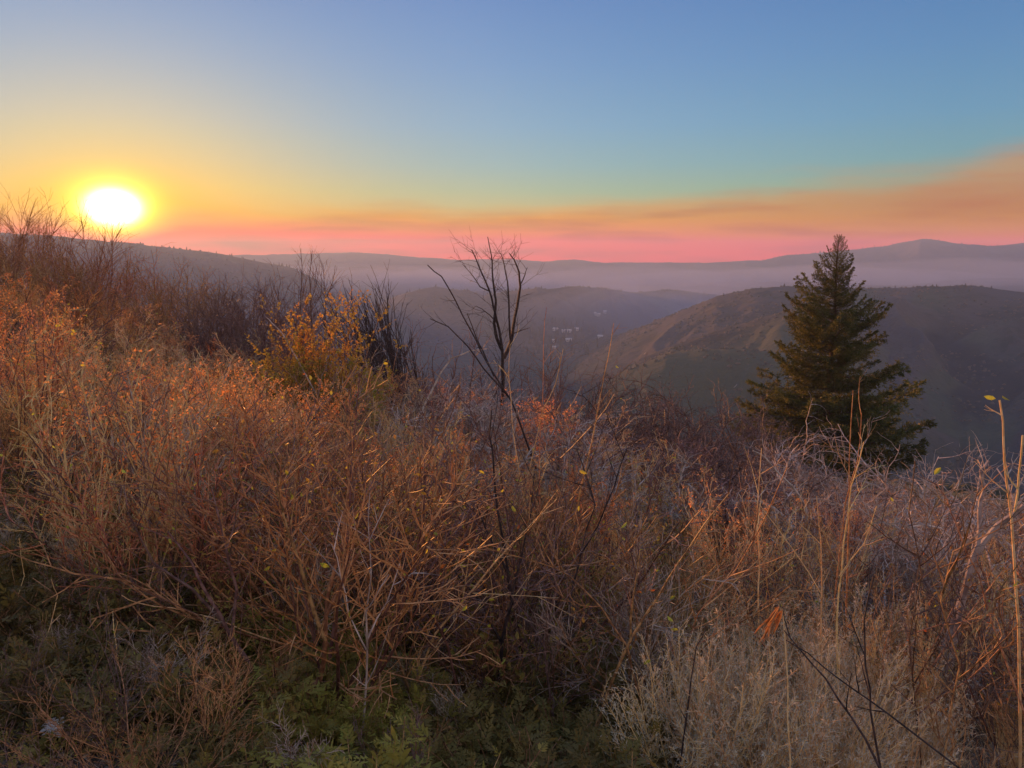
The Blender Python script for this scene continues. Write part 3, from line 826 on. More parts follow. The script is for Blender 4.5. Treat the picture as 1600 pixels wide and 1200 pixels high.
# ------------------------------------------------------------ snags traced in the photograph, set at their own distance
def trace(px, dist, r, depth=0.0):
    """points of a stem seen at these pixels, about dist metres away, bending in depth"""
    out = []
    dd = 0.0
    for i, (x, y) in enumerate(px):
        d = px_dir(x, y); k = (dist + dd) / math.hypot(d.x, d.y)
        out.append(d * k); dd += r.uniform(-depth, depth)
    # subdivide
    res = [out[0]]
    for a, b in zip(out, out[1:]):
        m = max(2, int((b - a).length / 0.16))
        for j in range(1, m + 1): res.append(a.lerp(b, j / m) + (rv(r, 0.006 + 0.004 * depth) if j < m else Vector((0, 0, 0))))
    return res
def snag(name, label, cat, stems, dist, m, seed, twigs=10, tl=0.35, curl=0.16, lev3=3, twr=0.006, m2=None, group=None, tang=(0.5, 1.0), tlift=0.03, t0=0.25, depth=0.15):
    """stems: (pixel path, base radius, tip radius)"""
    r = random.Random(seed)
    base = trace(stems[0][0][:1], dist, r)[0] if len(stems[0][0]) > 1 else None
    zb = gz(base.x, base.y)
    e = bpy.data.objects.new(name, None); e.location = (base.x, base.y, zb); COL.objects.link(e)
    tag(e, label, cat, group)
    off = Vector((base.x, base.y, zb))
    TW = MB(); total = 0; many = sum(max(1, int(twigs * 1.2 * sum((px_dir(*b) - px_dir(*a)).length for a, b in zip(q[0], q[0][1:])) * dist)) for q in stems) > 60
    for k, (path, r0, r1) in enumerate(stems):
        pts = [p - off for p in trace(path, dist, r, depth)]
        if k == 0 and pts[0].z > 0.02:
            hh = pts[0].z; sd = (pts[1] - pts[0]).normalized(); q1 = pts[0] - sd * hh * 0.5; q2 = Vector((q1.x - sd.x * hh * 0.25, q1.y - sd.y * hh * 0.25, -0.08))
            pts = [q2, (q1 + q2) / 2 + Vector((0.01, 0, 0)), q1] + pts
        S = MB(); S.tube(pts, taper(r0, r1, len(pts)), 6)
        nm = 'stem' if k == 0 else 'branch'
        link(nm, S.mesh(nm, m), e)
        L = sum((b - a).length for a, b in zip(pts, pts[1:]))
        for j in range(max(1, int(twigs * L))):
            t = t0 + (1 - t0) * r.random()
            p, d = along(pts, t)
            q = grow(r, p, tilt(r, d, r.uniform(*tang)), tl * r.uniform(0.4, 1.2), 5, curl, tlift)
            if not many: TW = MB()
            TW.tube(q, taper(twr * (0.5 + r1 / r0), twr * 0.3, 6), 3)
            for _ in range(lev3):
                p3, d3 = along(q, r.uniform(0.3, 1)); q3 = grow(r, p3, tilt(r, d3, r.uniform(0.4, 1.0)), tl * r.uniform(0.2, 0.5), 3, curl, tlift)
                TW.tube(q3, taper(twr * 0.45, twr * 0.22, 4), 3)
            if not many: link('twig', TW.mesh('twig', m2 or m), e)
    if many and TW.v: link('twig_spray', TW.mesh('twig_spray', m2 or m), e)
    return e

snag('bare_snag', 'tall charred bare snag forking into two crowns against the dawn haze, centre', 'dead tree', [
    ([(783, 690), (786, 600), (785, 548), (780, 515), (774, 490), (765, 455), (752, 425), (744, 405), (737, 390)], 0.060, 0.010),
    ([(785, 548), (776, 528), (772, 505), (775, 470), (770, 435), (768, 400), (762, 370)], 0.040, 0.008),
    ([(787, 560), (798, 535), (802, 510), (808, 480), (813, 448), (811, 425), (803, 405), (796, 396)], 0.045, 0.010),
    ([(798, 532), (796, 505), (795, 470), (793, 440), (786, 405), (782, 395)], 0.028, 0.008),
    ([(813, 445), (820, 430), (824, 418)], 0.016, 0.006),
    ([(765, 455), (750, 448), (738, 430), (722, 412)], 0.016, 0.005),
    ([(800, 522), (815, 516), (828, 512)], 0.014, 0.005),
    ([(778, 505), (765, 492), (752, 482), (744, 478)], 0.014, 0.005),
    ], 17.0, MP['charred'], 31, twigs=5.5, tl=0.65, curl=0.2, twr=0.007, lev3=3)
snag('leaning_snag', 'long thin dark dead stem leaning left below the tall forked snag', 'dead stem', [
    ([(812, 660), (800, 628), (772, 585), (752, 550), (735, 515), (712, 470), (690, 432), (668, 414)], 0.015, 0.006),
    ([(795, 620), (755, 575), (730, 540), (700, 510), (672, 498)], 0.013, 0.005),
    ([(772, 588), (745, 530), (730, 490)], 0.011, 0.005)], 9.5, MP['charred'], 32, twigs=2.5, tl=0.25, lev3=1, twr=0.004)
for k, (xs, lb, ds) in enumerate([
    ([(468, 520), (470, 470), (472, 420), (470, 388)], 'thin straight bare sapling, leftmost of three above the golden bush', 20),
    ([(488, 530), (486, 480), (484, 430), (488, 392)], 'thin straight bare sapling, middle one of three above the golden bush', 20),
    ([(508, 520), (509, 470), (505, 415)], 'thin forked bare sapling, rightmost of three above the golden bush', 20)]):
    st = [(xs, 0.022, 0.005)]
    if k == 1: st += [([(486, 470), (494, 445), (499, 418)], 0.012, 0.004)]
    if k == 2: st += [([(510, 465), (520, 440), (524, 414)], 0.012, 0.004), ([(510, 462), (518, 450), (526, 440)], 0.01, 0.004)]
    snag('bare_sapling', lb, 'sapling', st, ds, MP['plum'], 40 + k, twigs=6, tl=0.5, tang=(0.3, 0.7), lev3=1, twr=0.006)

# wind-swept charred shrubs: sprays of long stems leaning left
def sweep(px, py, dist, H, n, lean, label, seed, m='charred', name='burnt_shrub', cat='dead shrub', curl=0.08, group=None, wid=0.5, n2=9, fan=0.22, ta=(0.15, 0.45)):
    r = random.Random(seed)
    d = px_dir(px, py); k = dist / math.hypot(d.x, d.y); x, y = d.x * k, d.y * k
    z = gz(x, y)
    S, T = MB(), MB()
    for i in range(n):
        dr = (Vector((lean, 0, 1)) + rv(r, fan)).normalized()
        p0 = Vector((r.uniform(-wid, wid), r.uniform(-wid, wid), -0.1))
        pts = grow(r, p0, dr, H * r.uniform(0.65, 1.05), 8, curl, 0.02)
        S.tube(pts, taper(0.024 * r.uniform(0.6, 1.2), 0.007, 9), 4)
        for j in range(n2):
            p, dd = along(pts, r.uniform(0.3, 1)); q = grow(r, p, tilt(r, dd, r.uniform(*ta)), H * r.uniform(0.12, 0.3), 4, curl * 1.6, 0.03)
            T.tube(q, taper(0.009, 0.0035, 5), 3)
            for w in range(2):
                p3, d3 = along(q, r.uniform(0.3, 1)); q3 = grow(r, p3, tilt(r, d3, r.uniform(ta[0], ta[1] + 0.3)), H * r.uniform(0.05, 0.12), 2, 0.1, 0.02)
                T.tube(q3, taper(0.0045, 0.0025, 3), 3)
    return place(proto(name, [('stem_cluster', S.mesh('stem_cluster', MP[m])), ('twig_spray', T.mesh('twig_spray', MP[m]))]),
                 (x, y, z), 0, 1.0, label, cat, group)
def hfor(px, py_top, dist, base_px=None):
    d = px_dir(px, py_top); k = dist / math.hypot(d.x, d.y)
    return d.z * k - gz(d.x * k, d.y * k)
sweep(640, 600, 19, hfor(600, 462, 19) * 1.12, 24, -0.42, 'charred shrub with long stems swept to the left, behind the golden bush', 51)
sweep(668, 600, 18, hfor(655, 478, 18) * 1.08, 18, -0.36, 'smaller charred shrub with swept stems, right of the larger swept one', 52)
for k, (px, top, ds, lb) in enumerate([
    (455, 448, 23, 'plum brown leafless thicket clump behind the three thin saplings'),
    (420, 440, 26, 'plum brown leafless thicket clump left of the three thin saplings'),
    (380, 452, 24, 'plum brown leafless thicket clump below the end of the left ridge'),
    (340, 458, 25, 'plum brown leafless thicket clump, leftmost under the left ridge'),
    (545, 500, 24, 'plum brown leafless thicket clump between the golden bush and the charred shrub'),
    (715, 545, 18, 'low plum brown tangle between the swept charred shrubs and the forked snag'),
    (860, 560, 20, 'low plum brown tangle right of the forked snag')]):
    sweep(px, 600, ds, hfor(px, top, ds) * 1.05, 30, [-.1, .1, -.15, .05, -.2, -.2, .2][k], lb, 60 + k, 'plum', 'bare_thicket', 'thicket', 0.2, None, 1.0, 14, 0.55, (0.4, 1.0))

# dead curly manzanita
def curly(px, py, dist, H, label, seed, m='grey', n=9, spread=0.9, name='dead_manzanita', sz=1.0, tw='grey'):
    r = random.Random(seed)
    d = px_dir(px, py); k = dist / math.hypot(d.x, d.y); x, y = d.x * k, d.y * k
    z = gz(x, y)
    e = bpy.data.objects.new(name, None); e.location = (x, y, z); COL.objects.link(e)
    tag(e, label, 'dead shrub')
    T = MB()
    for i in range(n):
        a = r.uniform(0, 6.283); tl = spread * math.sqrt(r.uniform(0.05, 1))
        dr = Vector((math.cos(a) * math.sin(tl), math.sin(a) * math.sin(tl), math.cos(tl)))
        ax = rv(r).normalized()
        pts = [Vector((0, 0, -0.05))]; dd = dr; L = H * r.uniform(0.8, 1.15); nn = 12; p = pts[0]
        for s in range(nn):
            dd = (dd + rv(r, 0.30) + Vector((0, 0, 0.05 - 0.02 * s))).normalized(); p = p + dd * L / nn; pts.append(p)
        S = MB(); S.tube(pts, taper(0.028 * sz * r.uniform(0.6, 1.1), 0.006 * sz, len(pts)), 5)
        link('limb', S.mesh('limb', MP[m]), e)
        for j in range(14):
            p, d1 = along(pts, r.uniform(0.35, 1.0))
            q = grow(r, p, tilt(r, d1, r.uniform(0.5, 1.2)), H * r.uniform(0.12, 0.34), 7, 0.36, -0.02)
            T.tube(q, taper(0.009 * sz, 0.003 * sz, 8), 3)
            for w in range(5):
                p3, d3 = along(q, r.uniform(0.2, 1)); q3 = grow(r, p3, tilt(r, d3, r.uniform(0.5, 1.2)), H * r.uniform(0.05, 0.16), 5, 0.40, -0.03)
                T.tube(q3, taper(0.0042 * sz, 0.0016 * sz, 6), 3)
    link('twig_spray', T.mesh('twig_spray', MP[tw]), e)
curly(1310, 800, 13, hfor(1310, 650, 13), 'dead curly manzanita with pale weathered twigs directly below the conifer', 71)
curly(1380, 800, 13.5, hfor(1385, 640, 13.5), 'dead curly manzanita with pale weathered twigs below the right edge of the conifer', 72)
curly(1250, 800, 12, hfor(1240, 690, 12), 'dead curly manzanita with whitened limbs left of the conifer base', 73)
curly(1530, 800, 9, hfor(1530, 690, 9), 'dead grey manzanita with crooked white limb near the right edge', 74, sz=0.9)
curly(1590, 860, 7, hfor(1600, 720, 7), 'dead grey manzanita cut by the right edge of the picture', 75, sz=0.8)
curly(1090, 800, 17, hfor(1080, 592, 17), 'dark crooked dead shrub standing left of the conifer', 76, m='plum', tw='plum', n=12, sz=1.2)
curly(1150, 800, 16, hfor(1150, 620, 16), 'dark crooked dead shrub between the conifer and the one to its left', 77, m='plum', tw='plum', n=12, sz=1.2)
curly(1010, 800, 19, hfor(1000, 610, 19), 'dark crooked dead shrub above the right part of the central thicket', 78, m='charred', tw='plum', n=8, sz=1.1)
curly(945, 700, 20, hfor(940, 545, 20), 'small charred crooked snag on the brow right of the forked snag', 79, m='charred', tw='charred', n=5, spread=0.4, sz=1.1)
curly(800, 760, 14, hfor(800, 560, 14), 'pale grey dead shrub at the foot of the tall forked snag', 80, n=8)
curly(650, 740, 14, hfor(650, 600, 14), 'grey weathered dead shrub in front of the swept charred shrubs', 81, n=8)
for k, (px, top, ds) in enumerate([(1040, 612, 18), (1120, 600, 19), (1190, 640, 15), (1075, 660, 14), (1150, 690, 12), (985, 640, 16), (1210, 700, 10), (1020, 690, 11), (1110, 740, 9), (1180, 770, 8)]):
    curly(px, 800, ds, hfor(px, top, ds) * 1.1, ['tangled plum brown dead shrub left of the conifer, farthest back', 'tangled plum brown dead shrub tallest beside the conifer', 'tangled plum brown dead shrub touching the lower left of the conifer',
        'tangled plum brown dead shrub in the dark hollow, its left side', 'tangled plum brown dead shrub in the dark hollow, its right side', 'tangled plum brown dead shrub ending the rusty thicket', 'tangled plum brown dead shrub in front of the conifer foot',
        'low dark tangle before the hollow, leftmost', 'low dark tangle before the hollow, the middle one', 'low dark tangle before the hollow, rightmost'][k], 300 + k, m='plum', tw='plum', n=14, spread=1.0, sz=1.15)
for k, (px, top, ds) in enumerate([(1400, 745, 8), (1300, 760, 7.5), (1480, 760, 7), (1570, 800, 6), (1430, 830, 6)]):
    curly(px, 900, ds, hfor(px, top, ds), 'small grey dead shrub with curling twigs in the right brush, ' + ['below the dry clearing', 'below the conifer', 'left of the crooked limb', 'at the picture edge', 'low beside the yellow leaf'][k], 330 + k, n=6, sz=0.7)
for k, (px, top, ds, lb) in enumerate([
    (620, 640, 10, 'pale dead shrub with arching twigs below the golden bush'), (690, 625, 10.5, 'pale dead shrub with curling twigs below the swept charred shrubs'),
    (745, 650, 9, 'pale dead shrub in front and left of the forked snag foot'), (830, 615, 10, 'pale dead shrub in front and right of the forked snag foot'),
    (905, 640, 9.5, 'grey dead shrub by the tall thin red stem'), (960, 680, 8.5, 'grey dead shrub between the red stem and the dark tangle'),
    (1060, 730, 8, 'grey dead shrub in front of the dark hollow'), (1250, 735, 7.5, 'grey dead shrub under the whitened limb')]):
    curly(px, 800, ds, hfor(px, top, ds), lb, 360 + k, n=8, sz=0.85, spread=0.8)
curly(1470, 760, 16, hfor(1460, 700, 16), 'low grey dead shrub in front of the grassy clearing', 82, n=7)
curly(720, 740, 13, hfor(720, 590, 13), 'grey dead shrub left of the forked snag with arching limb', 83, n=7)
curly(900, 760, 13, hfor(890, 610, 13), 'plum grey dead shrub right below the forked snag', 84, m='plum', n=9, tw='plum')

# golden-leaved bushes
def leafy(px, py, dist, H, W, label, seed, m='gold', name='golden_bush', n=26, per=60, L=(0.028, 0.055), cat='bush'):
    r = random.Random(seed)
    d = px_dir(px, py); k = dist / math.hypot(d.x, d.y); x, y = d.x * k, d.y * k
    z = gz(x, y)
    S, F = MB(), MB()
    for i in range(n):
        a = r.uniform(0, 6.283); tl = 0.5 * math.sqrt(r.uniform(0.0, 1))
        dr = Vector((math.cos(a) * math.sin(tl) * W, math.sin(a) * math.sin(tl) * W, math.cos(tl)))
        pts = grow(r, Vector((r.uniform(-.2, .2), r.uniform(-.2, .2), -0.05)), dr, H * r.uniform(0.5, 1.08), 8, 0.10, 0.03)
        S.tube(pts, taper(0.012, 0.003, 9), 4)
        for j in range(16):
            p, dd = along(pts, r.uniform(0.3, 1)); q = grow(r, p, tilt(r, dd, r.uniform(0.4, 0.9)), H * r.uniform(0.06, 0.2), 3, 0.15, 0.05)
            S.tube(q, taper(0.004, 0.002, 4), 3)
            for w in range(per // 16 * 3):
                c, cd = along(q, r.uniform(0.1, 1)); ll = r.uniform(*L)
                F.leaf(c, tilt(r, cd, r.uniform(0.5, 1.3)), rv(r), ll, ll * 0.6)
    return place(proto(name, [('stem_cluster', S.mesh('stem_cluster', MP['brntwig'])), ('foliage', F.mesh('foliage', MP[m]))]), (x, y, z), 0, 1.0, label, cat)
leafy(505, 640, 13, hfor(512, 482, 13), 0.9, 'golden leaved bush rising highest out of the thicket left of centre', 91, n=34, per=90)
leafy(455, 660, 12, hfor(455, 535, 12), 1.2, 'lower orange and gold leaved bush against the left side of the tall golden one', 92, n=30, per=90)
leafy(560, 660, 13.5, hfor(560, 545, 13.5), 1.1, 'dull green and gold bush against the right side of the tall golden one', 93, n=28, per=90)

# ------------------------------------------------------------ bare trees against the sunrise, far left
for k, (px, top, ds, ln, lb) in enumerate([
    (32, 318, 32, 0.0, 'bare twiggy tree on the skyline left of the sun, highest at the left edge'),
    (4, 338, 30, 0.1, 'bare twiggy tree on the skyline cut by the left edge'),
    (96, 330, 33, 0.02, 'narrow bare tree on the skyline just left of the sun'),
    (66, 352, 33, -0.1, 'low bare tree on the skyline between the two taller ones at the left'),
    (128, 354, 34, 0.1, 'low bare tree on the skyline below the left side of the sun'),
    (158, 350, 35, 0.05, 'thin bare tree on the skyline right beneath the sun')]):
    sweep(px, 600, ds, hfor(px, top, ds), 9, ln, lb, 160 + k, 'brntwig', 'bare_tree', 'tree', 0.14, None, 0.4, 26, 0.35, (0.3, 0.8))
for k, (px, top, ds, lb) in enumerate([
    (190, 388, 33, 'dense bare thicket clump right of the skyline trees'),
    (225, 402, 31, 'dense bare thicket clump under the sun, sloping to the right'),
    (150, 400, 29, 'dense bare thicket clump in front of the thin skyline tree'),
    (80, 392, 29, 'dense bare thicket clump in front of the skyline trees at the left'),
    (20, 385, 28, 'dense bare thicket clump at the far left edge'),
    (265, 430, 29, 'dense bare thicket clump in the dip before the left ridge'),
    (300, 425, 27, 'dense bare thicket clump with leaning twigs before the left ridge'),
    (45, 440, 22, 'broad seed-headed brush mound at the left edge'),
    (105, 458, 21, 'rounded seed-headed brush mound right of the one at the left edge')]):
    m = 'brntwig' if k < 7 else 'seed'
    sweep(px, 600, ds, hfor(px, top, ds), 26, 0.0, lb, 180 + k, m, 'bare_thicket' if k < 7 else 'brush_mound', 'thicket' if k < 7 else 'brush', 0.2, None, 1.0, 16, 0.6, (0.4, 1.0))

# ------------------------------------------------------------ stems and saplings in front
def leafed(e, pts_px, dist, seed, m='yleaf', L=(0.03, 0.05)):
    """each leaf is a part of its stem"""
    r = random.Random(seed)
    F = MB(); F.leaf(Vector((0, 0, 0)), Vector((1, 0, 0)), Vector((0, 0.2, 1)), 1.0, 0.5)
    me = F.mesh('leaf', MP[m])
    for x, y in pts_px:
        d = px_dir(x, y); k = dist / math.hypot(d.x, d.y)
        o = link('leaf', me, e)
        o.location = d * k - e.location
        o.rotation_euler = (r.uniform(0, 6.28), r.uniform(-1.0, 1.0), r.uniform(0, 6.28)); s = r.uniform(*L); o.scale = (s, s, s)
def stem(label, path, dist, r0, r1, seed, m='redtwig', twigs=4, tl=0.3, name='bare_sapling', cat='sapling', extra=(), leaves=(), lsz=(0.03, 0.05), lm='yleaf', **k):
    st = [(path, r0, r1)] + [(q, r0 * 0.6, r1) for q in extra]
    k.setdefault('depth', 0.03); k.setdefault('lev3', 2); k.setdefault('twr', 0.0032); k.setdefault('curl', 0.10)
    e = snag(name, label, cat, st, dist, MP[m], seed, twigs=twigs, tl=tl, **k)
    if leaves: leafed(e, leaves, dist, seed + 5, lm, lsz)
    return e
def gd(px, py):
    p = ground_hit(px, py); return math.hypot(p.x, p.y)

stem('pale forked sapling stem rising from the herbs left of the bottom centre', [(570, 1100), (574, 1010), (572, 960), (580, 900), (576, 830), (578, 770)], 2.9, 0.0055, 0.0015, 201, 'grey', 6, 0.22,
     extra=[[(572, 1015), (545, 960), (532, 900), (518, 850)], [(574, 1000), (605, 940), (625, 880)]])
stem('smooth grey stem leaning left out of the leafy herbs', [(402, 1080), (385, 1030), (355, 985), (330, 940), (300, 880), (262, 830)], gd(402, 1085), 0.013, 0.003, 202, 'plum', 7, 0.5,
     extra=[[(345, 968), (300, 920), (240, 880), (200, 800)], [(362, 992), (370, 920), (350, 840), (330, 760)]], leaves=[(192, 733), (273, 826), (268, 850), (445, 735)])
stem('olive barked stem curving up from the leafy herbs near the bottom', [(440, 1118), (480, 1082), (500, 1060), (508, 1000), (512, 930), (535, 850), (545, 760), (540, 690)], gd(440, 1120), 0.016, 0.003, 203, 'brntwig', 7, 0.5,
     extra=[[(508, 1000), (480, 920), (450, 830), (430, 760)], [(510, 960), (540, 900), (590, 820), (600, 740)]], leaves=[(500, 880), (470, 770), (560, 800), (455, 770)])
stem('long bleached stem arching left over the dark herbs', [(440, 1005), (380, 985), (330, 965), (270, 950), (215, 942), (190, 930)], 3.6, 0.004, 0.0015, 204, 'tantwig', 3, 0.15, leaves=[(198, 928)], tlift=-0.05)
stem('second bleached stem arching above the dark herbs', [(400, 935), (350, 950), (290, 945), (250, 885), (225, 890)], 3.8, 0.003, 0.0012, 205, 'tantwig', 2, 0.15)
stem('dark forked sapling in the middle of the thicket', [(780, 1060), (785, 1000), (800, 940), (792, 880), (778, 800), (772, 740), (765, 680), (768, 640)], 3.8, 0.013, 0.003, 206, 'charred', 6, 0.4,
     extra=[[(798, 935), (815, 870), (830, 800), (835, 740)], [(784, 1005), (755, 945), (720, 905), (690, 860)], [(795, 900), (770, 850), (745, 790)]], leaves=[(716, 880), (735, 912), (764, 937), (800, 790), (725, 790), (905, 735)])
stem('dark sapling right of the forked one in the thicket', [(885, 1000), (890, 940), (905, 880), (915, 830), (930, 790), (915, 740), (900, 700)], 3.9, 0.010, 0.0025, 207, 'charred', 6, 0.35,
     extra=[[(905, 870), (935, 820), (960, 760), (980, 700)]], leaves=[(905, 790), (970, 825), (1030, 890), (1045, 938)])
stem('dark stem bowing to the right across the thicket', [(925, 1160), (950, 1080), (985, 1000), (1030, 930), (1060, 880), (1100, 820), (1140, 770)], 3.3, 0.009, 0.002, 208, 'brntwig', 5, 0.35,
     extra=[[(985, 1000), (990, 930), (1000, 860)]], leaves=[(1006, 1038), (1052, 972), (1060, 985)])
stem('tall thin red stem pointing at the valley right of the forked snag', [(900, 800), (925, 690), (938, 620), (950, 560), (959, 505)], 5.5, 0.008, 0.002, 209, 'redtwig', 2, 0.2, leaves=[(966, 575)])
stem('thin pinkish stem pointing straight up beside the forked snag', [(843, 760), (845, 660), (849, 580), (851, 500)], 6.0, 0.007, 0.002, 210, 'redtwig', 1.5, 0.2)
stem('curved pale stem right of the pinkish straight one', [(835, 700), (848, 640), (868, 600), (880, 545)], 6.0, 0.006, 0.002, 211, 'tantwig', 1, 0.15)
stem('pale stem crossing low before the forked snag', [(812, 740), (800, 660), (795, 590), (797, 540)], 6.5, 0.008, 0.002, 212, 'tantwig', 3, 0.2)
stem('straight red stem standing in front of the conifer', [(1324, 900), (1328, 790), (1327, 720), (1333, 610)], 5.0, 0.007, 0.002, 213, 'redtwig', 2, 0.25)
stem('shorter red stem just right of the one before the conifer', [(1308, 900), (1320, 790), (1340, 720), (1346, 645)], 5.2, 0.006, 0.002, 214, 'redtwig', 3, 0.25)
stem('pale upright stem in the brush left below the conifer', [(1185, 960), (1187, 880), (1182, 820), (1190, 700), (1243, 640)][:4], 4.2, 0.006, 0.002, 215, 'tantwig', 4, 0.3)
stem('pale pinkish stem rising before the sage, tallest of its group', [(1308, 1010), (1310, 930), (1318, 850), (1330, 760), (1350, 690)], 3.9, 0.006, 0.0018, 216, 'tantwig', 4, 0.3, extra=[[(1312, 900), (1350, 850), (1370, 790)]])
stem('pale stem left of the tallest pinkish one before the sage', [(1283, 1000), (1284, 900), (1283, 850), (1276, 775)], 4.0, 0.005, 0.0018, 217, 'tantwig', 3, 0.25, extra=[[(1284, 930), (1240, 860), (1180, 780)]])
stem('bright tan stem with two small leaves on top at the right edge', [(1592, 1010), (1588, 930), (1583, 850), (1575, 770), (1568, 690), (1562, 625)], 3.6, 0.0065, 0.0035, 218, 'tantwig', 1.5, 0.15,
     extra=[[(1585, 800), (1592, 740), (1598, 680)]], leaves=[(1556, 623), (1566, 618), (1588, 905)], lsz=(0.035, 0.05))
stem('thin dark stem slanting down right of the yellow leaf', [(1560, 1000), (1530, 900), (1495, 820), (1480, 780), (1462, 755)], 3.5, 0.0045, 0.0015, 219, 'brntwig', 2, 0.2, leaves=[(1460, 742)], lsz=(0.045, 0.05))
stem('dark stem slanting through the sage to the lower right', [(1372, 1195), (1330, 1120), (1290, 1060), (1250, 1015), (1225, 985)], 2.5, 0.0055, 0.002, 220, 'charred', 2, 0.15)
stem('thinner dark stem crossing the one in the sage', [(1420, 1140), (1360, 1095), (1310, 1060), (1262, 1020), (1228, 1000)], 2.6, 0.004, 0.0018, 221, 'charred', 2, 0.15)
stem('dark upright stem right of the sage', [(1372, 1180), (1360, 1110), (1352, 1040), (1350, 970), (1365, 900)], 2.7, 0.005, 0.002, 222, 'charred', 3, 0.2)
stem('short dark stem at the left side of the sage', [(1072, 1125), (1080, 1060), (1088, 1010), (1102, 985)], 2.8, 0.0045, 0.0015, 223, 'charred', 2, 0.12)
stem('crooked whitened limb lying over the brush left of the conifer base', [(1262, 830), (1258, 790), (1238, 760), (1212, 735), (1196, 715), (1176, 704)], 7.0, 0.02, 0.006, 224, 'grey', 3, 0.3, name='dead_limb', cat='dead branch', curl=0.3)
stem('thick crooked grey limb rising near the right edge', [(1500, 960), (1512, 900), (1528, 850), (1530, 800), (1538, 765), (1532, 735), (1545, 720)], 5.0, 0.02, 0.006, 225, 'grey', 5, 0.3, name='dead_limb', cat='dead branch', curl=0.3)
stem('smooth grey limb slanting up at the right edge', [(1515, 900), (1535, 850), (1560, 820), (1600, 790)], 5.2, 0.022, 0.016, 226, 'grey', 2, 0.2, name='dead_limb', cat='dead branch')
stem('pale grey limb arching out of the thicket left of the forked snag', [(670, 620), (690, 580), (705, 560), (735, 548), (760, 545)], 12.5, 0.022, 0.008, 227, 'grey', 2, 0.4, name='dead_limb', cat='dead branch')
stem('short whitened branch poking out above the golden bush', [(455, 545), (440, 520), (425, 505), (415, 495)], 12.0, 0.014, 0.006, 228, 'grey', 1, 0.2, name='dead_limb', cat='dead branch')
stem('weathered grey trunk standing behind the sunlit stems below the snag', [(812, 760), (806, 720), (802, 680), (808, 640)], 8.5, 0.022, 0.010, 229, 'grey', 3, 0.3, name='dead_limb', cat='dead branch')

for k, (path, ds, m, lb) in enumerate([
    ([(470, 1010), (440, 950), (395, 890), (340, 830), (280, 770), (215, 720)], 3.9, 'plum', 'long plum stem raking up to the left out of the lower thicket'),
    ([(480, 1000), (470, 930), (430, 860), (400, 780), (390, 690)], 4.0, 'redstem', 'dark red stem curving up beside the raking plum one'),
    ([(640, 1080), (610, 1000), (600, 920), (620, 830), (660, 740), (690, 680)], 3.5, 'brntwig', 'brown stem bending right in front of the thicket, left of centre'),
    ([(650, 1070), (680, 990), (740, 920), (800, 850), (870, 780)], 3.5, 'tantwig', 'tan stem slanting right across the lower middle of the thicket'),
    ([(720, 1100), (700, 1010), (660, 930), (600, 860), (545, 800)], 3.4, 'redstem', 'dark red stem slanting left across the lower middle of the thicket'),
    ([(860, 1090), (850, 1000), (870, 920), (860, 840), (880, 760), (870, 690)], 3.6, 'plum', 'plum stem rising between the two dark saplings'),
    ([(1000, 1090), (980, 1010), (940, 950), (890, 900), (840, 870)], 3.4, 'brntwig', 'brown stem leaning left at the edge of the sage'),
    ([(1060, 1040), (1090, 960), (1150, 890), (1200, 800), (1230, 730)], 3.9, 'redtwig', 'red stem slanting right above the sage toward the conifer'),
    ([(1430, 1100), (1420, 1000), (1440, 900), (1420, 800), (1430, 720)], 3.6, 'redstem', 'dark red stem standing right of the sage'),
    ([(1480, 1150), (1500, 1040), (1470, 940), (1490, 860)], 3.1, 'brntwig', 'bent brown stem in the dry grass near the right edge'),
    ([(300, 960), (260, 900), (200, 850), (130, 800), (70, 770)], 4.4, 'plum', 'low plum stem stretching far left over the herbs')]):
    stem(lb, path, ds, 0.0085 if k < 7 else 0.004, 0.002, 400 + k, m, 7, 0.45, lev3=3, twr=0.0042, depth=0.05)

# a few fallen stalks and pale grass stems in the herbs
for k, (path, lb) in enumerate([
    ([(185, 1062), (182, 1010), (176, 955)], 'straight pale grass stalk standing in the dark herbs'),
    ([(333, 1065), (340, 1020), (335, 990), (322, 985)], 'hooked pale grass stalk among the dark herbs'),
    ([(208, 1008), (216, 975), (218, 950)], 'short pale stalk beside the hooked grass stem'),
    ([(20, 960), (38, 900), (30, 840)], 'pale dry stalk at the left edge above the litter'),
    ([(70, 1020), (78, 980), (90, 930), (80, 905)], 'pale forked stalk above the leaf litter at the left')]):
    stem(lb, path, gd(path[0][0], path[0][1] + 8) - 0.1, 0.003, 0.0012, 240 + k, 'tantwig', 5, 0.08, name='dry_stalk', cat='stalk', lev3=1)

# ------------------------------------------------------------ grey sage, lower right
sp = [(1085, 1185, 'lowest grey sage bush at the left, by the dark gap'), (1180, 1192, 'grey sage bush at the bottom edge, second from the left'), (1280, 1192, 'grey sage bush at the bottom edge under the crossing dark stems'),
      (1110, 1120, 'pale sage bush at the left of the patch with tallest silver tips'), (1200, 1110, 'pale sage bush in the heart of the patch, below the withered orange leaves'), (1290, 1100, 'pale sage bush right of the withered orange leaves'),
      (1150, 1070, 'silvery sage bush at the upper left of the patch'), (1230, 1060, 'silvery sage bush at the top of the patch'), (1370, 1170, 'dull sage bush at the right end of the patch'), (1340, 1050, 'small silvery sage bush at the upper right of the patch')]
sr = random.Random(9)
for k, (px, py, lb) in enumerate(sp):
    p = ground_hit(px, py + 70)
    place(SAGE[k % 3], (p.x, p.y, gz(p.x, p.y)), sr.uniform(0, 6), sr.uniform(0.85, 1.08), lb, 'bush')
